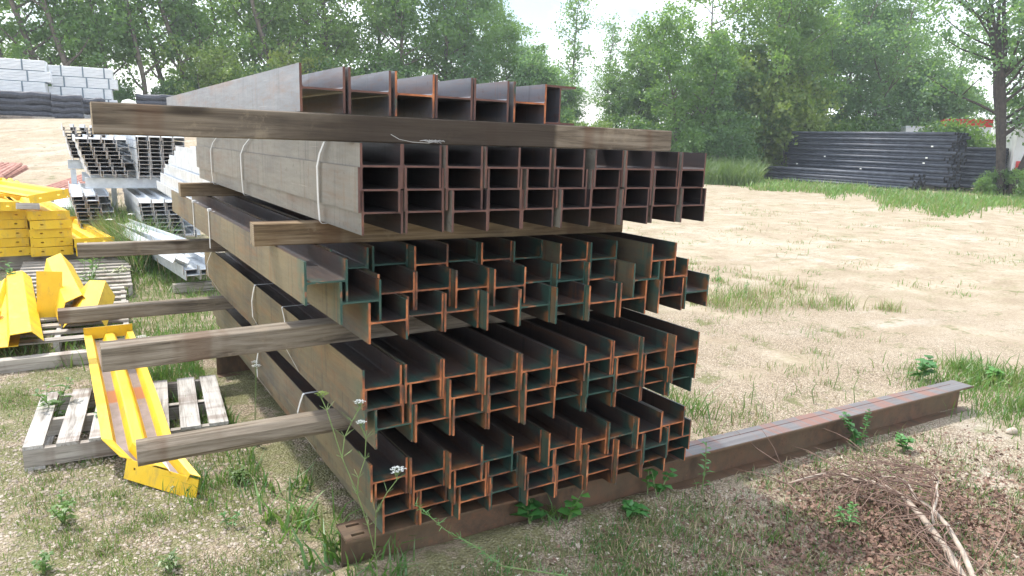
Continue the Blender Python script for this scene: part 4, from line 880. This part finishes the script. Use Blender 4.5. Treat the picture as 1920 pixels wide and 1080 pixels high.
for si, (nm, rs, h0, h1, wd, ms, lab) in enumerate(SETS):
    p = np.concatenate([scatter(rn, r[0], r[1], r[2], r[3], r[4], r[5], r[6]) for r in rs]); p = keep(p, outside)
    if lab == 'tall': p = keep(p, lambda x, y: x > -.26 - .13 * (y - 7.6))
    if lab == 'behind': p = keep(p, lambda x, y: y < 7.3 or x > -.3)
    tag(blades(nm, p, h0, h1, wd, ms, rn), kind='stuff')
# long grass strip before and around the pipes, and along the tree line
def polar_pts(rng, n, u0, u1, d0, d1):
    u = rng.uniform(u0, u1, n); d = rng.uniform(d0, d1, n); b = np.radians(32.58 + np.degrees(np.arctan((u - .5) * 1.448)))
    return np.column_stack([CAM.x + d * np.sin(b), CAM.y + d * np.cos(b)])
def fade(p, n=2.2): return p
p = np.concatenate([polar_pts(rn, 17000, .80, 1.08, 24, 38), polar_pts(rn, 6000, .68, .84, 33, 42)])
dd = np.hypot(p[:, 0] - CAM.x, p[:, 1] - CAM.y); aa = np.arctan2(p[:, 0], p[:, 1]); lim = 29 + 2.5 * np.sin(aa * 31) + 1.5 * np.sin(aa * 77 + 1) + rn.normal(0, 1.6, len(p)) + 7 * np.clip((1.12 - aa) * 5, 0, 1.2)
p = p[dd > lim]
tag(blades('tall_grass', p, .12, .5, .035, ['blade', 'blade_bright', 'blade_bright'], rn), kind='stuff')
p = np.concatenate([polar_pts(rn, 7000, .66, .735, 37, 44)])
tag(blades('tall_grass', p, .5, 1.7, .035, ['blade', 'blade'], rn), kind='stuff')
p = np.concatenate([polar_pts(rn, 9000, -.05, .66, 41, 46)])
tag(blades('tall_grass', p, .3, .9, .04, ['blade', 'blade_bright'], rn), kind='stuff')

# loose stones
def stones():
    n = 13000; r = np.random.default_rng(8)
    p = np.concatenate([scatter(r, 12000, -1.5, .3, .1, 2.4), scatter(r, 3200, .2, 3.4, -1.4, 0.0), scatter(r, 1600, 1.7, 4.8, 0.2, 3), scatter(r, 1200, -1.7, 0, 2.4, 4.2)]); p = keep(p, outside); n = len(p)
    s = 0.0032 + 0.0085 * r.random(n) ** 3.0; z = np.array([gz(a, b) for a, b in p])
    octv = np.array([(1, 0, 0), (0, 1, 0), (-1, 0, 0), (0, -1, 0), (0, 0, .7), (0, 0, -.7)], float); tri = [(0, 1, 4), (1, 2, 4), (2, 3, 4), (3, 0, 4), (1, 0, 5), (2, 1, 5), (3, 2, 5), (0, 3, 5)]
    an = r.uniform(0, 6.28, n); ca, sa = np.cos(an), np.sin(an); sc3 = r.uniform(.7, 1.4, (n, 6, 1))
    base = octv[None] * sc3 * s[:, None, None]; x = base[..., 0] * ca[:, None] - base[..., 1] * sa[:, None]; y = base[..., 0] * sa[:, None] + base[..., 1] * ca[:, None]
    V = np.stack([x + p[:, 0:1], y + p[:, 1:2], base[..., 2] + (z + s * .2)[:, None]], -1)
    T = V[:, tri, :].reshape(-1, 3)
    tag(link('gravel', quads_np('gravel', T, 'stone', 3)), kind='stuff')
stones()

# single plants
def leafy(loc, h, nl, ll, lw, label, lean=(0, 0), cat='weed', stems=1, mat='weed_leaf', seed=0, droop=.3, group=None):
    rg = random.Random(seed); t = thing('weed_plant', (loc[0], loc[1], gz(loc[0], loc[1])), (0, 0, 0), label, cat, group)
    sm = MB(); lv = []
    for s in range(stems):
        a = rg.uniform(0, 6.28); sp = 0 if stems == 1 else h * .45
        tip = Vector((lean[0] * h + sp * math.cos(a), lean[1] * h + sp * math.sin(a), h * rg.uniform(.75, 1))); mid = tip * .5 + Vector((rg.uniform(-.02, .02), rg.uniform(-.02, .02), .02))
        sm.tube([(0, 0, -.01), mid, tip], [.0035, .0028, .0015], 5)
        for k in range(nl):
            tt = .12 + .88 * k / nl; p = (Vector((0, 0, 0)).lerp(mid, tt * 2) if tt < .5 else mid.lerp(tip, tt * 2 - 1)); a = k * 2.4 + rg.uniform(-.5, .5)
            d = Vector((math.cos(a), math.sin(a), rg.uniform(.1, .8))).normalized(); sd_ = Vector((-math.sin(a), math.cos(a), rg.uniform(-.2, .2))); L = ll * rg.uniform(.6, 1.15) * (1.1 - .5 * tt); W = lw * rg.uniform(.7, 1.2)
            q1 = p + d * L * .45; q2 = p + d * L - Vector((0, 0, droop * L))
            lv += [p - sd_ * W * .12, p + sd_ * W * .12, q1 + sd_ * W * .5, q1 - sd_ * W * .5, q1 - sd_ * W * .5, q1 + sd_ * W * .5, q2 + sd_ * W * .05, q2 - sd_ * W * .05]
    link('stem', sm.mesh('stem', ['stem']), t); link('leaves', quads_np('leaves', np.array([tuple(v) for v in lv]), mat), t)
    return t
def tuft(loc, n, h, wd, label, seed, spread=.05, mat=('blade_bright', 'blade_bright', 'blade')):
    r = np.random.default_rng(seed); p = r.normal(0, spread, (n, 2)) + np.array(loc[:2])
    o = blades('grass_tuft', p, h * .5, h, wd, list(mat), r, .9); return tag(o, label, 'grass tuft')
tuft((0.00, .30), 70, .26, .013, 'bright broad-bladed grass tuft beside the corner of the stack', 3, .07)
tuft((-0.09, .62), 60, .22, .011, 'second bright grass tuft, left behind the one at the stack corner', 4, .08)
tuft((0.10, .02), 46, .20, .010, 'grass tuft at the slotted end of the long carrier beam', 5, .05)
tuft((0.02, .95), 40, .16, .010, 'small grass tuft at the left foot of the bottom bundle', 6, .05)
tuft((-0.22, 1.85), 50, .17, .016, 'broad-bladed grass growing through the near pallet', 7, .05)
tuft((0.93, .07), 46, .14, .007, 'thin grass tuft before the carrier beam beside broad leaves', 8, .04)
tuft((-0.06, .02), 40, .12, .008, 'low grass tuft before the slotted left end of the carrier beam', 15, .05)
tuft((2.50, .75), 90, .30, .009, 'tall grass tuft at the right behind the bottom bundle', 9, .10)
leafy((.80, .07), .10, 7, .085, .065, 'broad-leaved weed before the carrier beam, left one', stems=3, seed=1)
leafy((.98, .02), .15, 6, .08, .06, 'broad-leaved weed before the carrier beam, taller one with yellowing leaf', stems=2, seed=2)
leafy((1.52, .0), .16, 9, .06, .045, 'small leafy weed before the carrier beam near the stack\'s right end', stems=2, seed=3)
leafy((1.30, -.06), .06, 8, .09, .04, 'flat rosette weed before the middle of the carrier beam', stems=3, seed=4)
leafy((1.50, .05), .24, 9, .05, .035, 'slender climbing weed against the right half of the carrier beam', seed=5)
leafy((1.78, -.05), .30, 18, .06, .018, 'upright narrow-leaved weed before the free part of the carrier beam', seed=6)
leafy((3.02, -.12), .24, 26, .05, .030, 'bushy green weed against the free part of the carrier beam', stems=3, seed=7)
leafy((3.25, -.28), .10, 12, .06, .035, 'low spreading weed right of the bushy one', stems=3, seed=8)
leafy((2.15, -.62), .12, 12, .05, .016, 'small feathery weed among the dead leaves', stems=3, seed=9)
leafy((4.72, .42), .22, 10, .12, .07, 'large-leaved weed just beyond the end of the carrier beam', stems=3, seed=10)
leafy((5.25, .1), .12, 12, .09, .05, 'spreading green weed right of the carrier beam end', stems=5, seed=11)
leafy((5.6, 3.3), .42, 30, .07, .02, 'tall upright weed standing alone on the sand', seed=12)
leafy((5.9, 3.1), .25, 20, .07, .02, 'shorter upright weed right of the lone tall one', seed=13)
for i, (x, y) in enumerate(((2.9, .62), (3.1, .72), (3.5, .5), (3.9, .62), (3.7, .32))):
    leafy((x, y), .16 + .02 * i, 12, .05, .008, 'thin grassy stalk on the sand behind the long beam, %s' % ordl(i, 5), seed=20 + i, mat='blade')
for i, (x, y, h, wh) in enumerate(((-.62, .52, .12, 'in the gravel at the lower left'), (-.35, .75, .10, 'in the gravel left of the stack corner'), (-.98, 1.15, .13, 'left in front of the near pallet'), (-.22, 1.2, .12, 'below the round-cornered timber'), (-.72, 2.1, .22, 'growing up between the pallet slats'), (-1.02, 2.4, .26, 'growing up left of the pan through the pallet'), (-.50, 1.25, .09, 'in the shade under the pan end plate'), (-.05, 1.6, .14, 'at the foot of the bottom bundle'), (-1.05, .75, .08, 'at the far lower left'), (-.62, 3.3, .20, 'behind the pan end'), (-1.25, 6.3, .5, 'tall in front of the yellow pile'), (-.72, 6.4, .55, 'tall before the middle column of the yellow pile'), (-.42, 6.8, .45, 'before the right column of the yellow pile'))):
    leafy((x, y), h * (.55, .8, 1)[i % 3], (8, 18, 12)[i % 3], h * (.45, .25, .35)[i % 3] + .01, (.008, .016, .022)[(i // 2) % 3] + h * .02, 'small green weed %s' % wh, stems=(5, 2, 4)[i % 3], seed=40 + i, mat=('blade', 'weed_leaf', 'leaf')[i % 3])

def umbel(m, c, r, sd):
    rg = random.Random(sd); c = Vector(c); b = c - Vector((0, 0, r * .9))
    for k in range(14):
        a = 2.4 * k; rr = r * math.sqrt((k + .5) / 14); e = c + Vector((rr * math.cos(a), rr * math.sin(a), r * .22 * (1 - (rr / r) ** 2)))
        m.tube([b, e], .0006, 3, 1, False)
        for _ in range(16):
            q = e + Vector((rg.gauss(0, r * .12), rg.gauss(0, r * .12), rg.gauss(0, r * .05))); s = r * .085; aa = rg.uniform(0, 3.1)
            u_ = Vector((math.cos(aa), math.sin(aa), rg.uniform(-.4, .4))) * s; v_ = Vector((-math.sin(aa), math.cos(aa), rg.uniform(-.4, .4))) * s
            m.add([q - u_, q - v_, q + u_, q + v_], [(0, 1, 2, 3)], 0)
t = thing('wild_carrot', (.03, -.05, 0), (0, 0, 0), 'tall white-flowered wild carrot growing at the near corner of the stack', 'wildflower')
O = Vector((.03, -.05, 0))
STEMS = [[(.03, -.05, 0), (.012, -.07, .20), (-.018, -.07, .341), (-.061, -.08, .482), (-.112, -.07, .629), (-.159, -.06, .811), (-.176, -.06, .856)], [(-.061, -.08, .482), (-.056, -.08, .543), (-.035, -.09, .614), (-.034, -.1, .697), (-.052, -.1, .746)],
 [(-.112, -.07, .629), (-.101, -.07, .705), (-.077, -.08, .762), (-.057, -.08, .794), (-.049, -.08, .812)], [(.008, -.07, .24), (.001, -.1, .402), (.033, -.13, .488), (.061, -.15, .538), (.063, -.15, .554)]]
sm = MB()
for st in STEMS: sm.tube([Vector(p) - O for p in st], [.0028] + [.0018] * (len(st) - 1), 5)
rg = random.Random(4)
for st in STEMS:
    for p in st[1:-1]:
        for k in range(5):
            a = rg.uniform(0, 6.28); q = Vector(p) - O; sm.tube([q, q + Vector((math.cos(a), math.sin(a), .8)) * rg.uniform(.015, .04)], .0008, 3)
link('stem', sm.mesh('stem', ['stem']), t)
for i, (st, r) in enumerate(zip(STEMS, (.020, .017, .019, .026))):
    m = MB(); umbel(m, Vector(st[-1]) - O + Vector((0, 0, r * .9)), r, i + 3); link('flower_head', m.mesh('flower_head', ['leaf_yellow' if i == 0 else 'petal', 'stem']), t)
for i, (x, y, h) in enumerate(((-.02, 1.75, .40), (.02, 1.95, .36), (-.15, 8.2, .62), (-.42, 7.8, .6), (-.1, 7.7, .45))):
    t = thing('wild_carrot', (x, y, 0), (0, 0, 0), 'small white-flowered wild carrot %s' % ('beside the second lowest bundle', 'close behind it at the second lowest bundle', 'in the tall weeds by the galvanised beams', 'in the tall weeds, left one', 'low in the tall weeds near the galvanised heap')[i], 'wildflower', 'small wild carrots left of the stack')
    m = MB(); m.tube([(0, 0, 0), (.01, 0, h * .5), (0.02, 0, h)], .0018, 4); link('stem', m.mesh('stem', ['stem']), t)
    m = MB(); umbel(m, (0.02, 0, h + .02), .024 if i < 2 else .04, i + 9); link('flower_head', m.mesh('flower_head', ['petal', 'stem']), t)
# feathery stem arching across the front of the carrier beam
t = thing('weed_plant', (.88, -.42, 0), (0, 0, 0), 'arching feathery green stem across the front of the carrier beam', 'weed')
O = Vector((.88, -.42, 0)); pts = [(.88, -.42, .0), (.655, -.36, .087), (.413, -.32, .179), (.326, -.28, .261), (.207, -.25, .351), (.111, -.2, .457)]
m = MB(); m.tube([Vector(p) - O for p in pts], [.003, .003, .0026, .0022, .0016, .001], 5); link('stem', m.mesh('stem', ['stem']), t)
lv = []; rg = random.Random(9)
for k in range(150):
    f = rg.uniform(.1, 4.999); i = int(f); p = Vector(pts[i]).lerp(Vector(pts[i + 1]), f - i) - O; d = Vector((rg.gauss(0, 1), rg.gauss(0, 1), rg.gauss(.3, .8))).normalized(); s = d.orthogonal().normalized() * .0018; L = rg.uniform(.015, .038)
    lv += [p - s, p + s, p + d * L + s * .3, p + d * L - s * .3]
link('leaves', quads_np('leaves', np.array([tuple(v) for v in lv]), 'weed_leaf'), t)

# dead branch and its brown leaves
t = thing('dead_branch', (2.3, -.8, 0), (0, 0, 0), 'pale forked dead branch with bare twigs lying at the lower right', 'branch'); O = Vector((2.3, -.8, 0))
m = MB()
A = [(1.98, -1.28, .06), (2.064, -1.182, .07), (2.21, -1.029, .09), (2.356, -.845, .11), (2.444, -.714, .12), (2.472, -.621, .12), (2.488, -.554, .11), (2.487, -.495, .10), (2.463, -.443, .09), (2.468, -.377, .09), (2.412, -.312, .08), (2.298, -.272, .06), (2.206, -.243, .04)]
B_ = [(2.0, -1.30, .07), (2.063, -1.216, .09), (2.195, -1.098, .12), (2.318, -.972, .14), (2.416, -.854, .14), (2.468, -.752, .13), (2.556, -.673, .13), (2.618, -.63, .12), (2.628, -.57, .12), (2.59, -.516, .11), (2.504, -.49, .08)]
C_ = [(2.29, -.93, .13), (2.30, -.91, .17), (2.428, -.865, .20), (2.487, -.827, .21), (2.582, -.788, .21), (2.666, -.72, .2), (2.678, -.666, .2), (2.644, -.628, .18)]
for P_, r in ((A, .018), (B_, .013), (C_, .007)): m.tube([Vector(p) - O for p in P_], [r * (1 - .8 * i / len(P_)) for i in range(len(P_))], 8)
link('limb', m.mesh('limb', ['twig'], True), t)
m = MB(); rg = random.Random(6)
for P_ in (A, B_, C_):
    for p in P_[1:]:
        for k in range(5):
            q = Vector(p) - O; d = Vector((rg.uniform(-1, .2), rg.uniform(-.6, 1), rg.uniform(-.1, .35))).normalized(); L = rg.uniform(.12, .5); ps = [q]
            for j in range(5):
                d = (d + Vector((rg.uniform(-.3, .3), rg.uniform(-.3, .3), rg.uniform(-.3, .15)))).normalized(); q = q + d * L / 5; q.z = max(q.z, .008); ps.append(q.copy())
            m.tube(ps, [.0036 * (1 - .8 * j / 5) for j in range(6)], 4, cap=False)
link('twigs', m.mesh('twigs', ['twig_dark']), t)
r = np.random.default_rng(3); n = 9500
cx = np.column_stack([r.normal(2.35, .70, n), r.normal(-.75, .36, n)]) + 0
ck = np.column_stack([r.uniform(1.2, 3.6, 70), r.uniform(-1.5, -.1, 70)]); cx[:4200] = .55 * cx[:4200] + .45 * ck[r.integers(0, 70, 4200)]; cx = keep(cx, outside); n = len(cx)
z = np.array([gz(a, b) for a, b in cx]) + r.gamma(1.4, .012, n) * np.exp(-((cx[:, 0] - 2.4) ** 2 + (cx[:, 1] + .8) ** 2) / .3) + .004
pp = np.column_stack([cx, z]); a = r.normal(0, 1, (n, 3)) * [1, 1, .6]; a /= np.linalg.norm(a, axis=1)[:, None]; b = r.normal(0, 1, (n, 3)) * [1, 1, .6]; b -= a * (a * b).sum(1)[:, None]; b /= np.linalg.norm(b, axis=1)[:, None]
s = r.uniform(.004, .011, n)[:, None]; nn = np.cross(a, b) * s * .5
V = np.stack([pp - a * s * 1.5, pp + b * s + nn, pp + a * s * 1.5, pp - b * s + nn], 1).reshape(-1, 3)
tag(link('dead_leaves', quads_np('dead_leaves', V, 'dead_leaf')), kind='stuff')
m = MB(); rg = random.Random(16)
for k in range(620):
    x, y = rg.gauss(2.2, .8), rg.gauss(-.65, .4); an = rg.uniform(0, 6.28); L = rg.uniform(.03, .30)
    if not outside(x, y): continue
    z = gz(x, y) + .004; m.tube([(x, y, z), (x + L * .5 * math.cos(an), y + L * .5 * math.sin(an), z + rg.uniform(.002, .015)), (x + L * math.cos(an + .3), y + L * math.sin(an + .3), z + .002)], .0013, 4)
tag(link('twig_litter', m.mesh('twig_litter', ['twig_dark'])), kind='stuff')
for i, (x, y, s) in enumerate(((.50, -.03, .022), (2.9, -.55, .02), (4.2, -.45, .04), (3.45, -.38, .018))):
    m = MB(); rg = random.Random(i); m.tube([(-s, 0, 0), (-s * .6, 0, s * .2), (0, s * .1, s * .35), (s * .6, 0, s * .2), (s, 0, 0)], [s * .1, s * .5, s * .62, s * .45, s * .08], 7)
    tag(link('pale_stone', m.mesh('pale_stone', ['stone'], True), None, (x, y, .004), (0, 0, i * 1.3)), 'pale stone %s' % ('before the slotted end of the carrier beam', 'right of the dead branch', 'near the far end of the carrier beam', 'between dead branch and carrier beam')[i], 'stone')

# ---------------------------------------------------------------- air
m = MB(); m.box(-165, 165, -165, 165, -1.6, 24)
hz = link('haze', m.mesh('haze', ['petal'])); hz.location = (0.9, 0.9, 0); hz.data.materials.clear(); tag(hz, kind='stuff')
hm = bpy.data.materials.new('thin_summer_haze'); hm.use_nodes = True; hm.node_tree.nodes.clear()
ho = hm.node_tree.nodes.new('ShaderNodeOutputMaterial'); hv = hm.node_tree.nodes.new('ShaderNodeVolumePrincipled')
hv.inputs['Color'].default_value = (0.86, 0.93, 1.0, 1); hv.inputs['Density'].default_value = 0.0013; hv.inputs['Anisotropy'].default_value = 0.3
hm.node_tree.links.new(hv.outputs[0], ho.inputs['Volume']); hz.data.materials.append(hm)
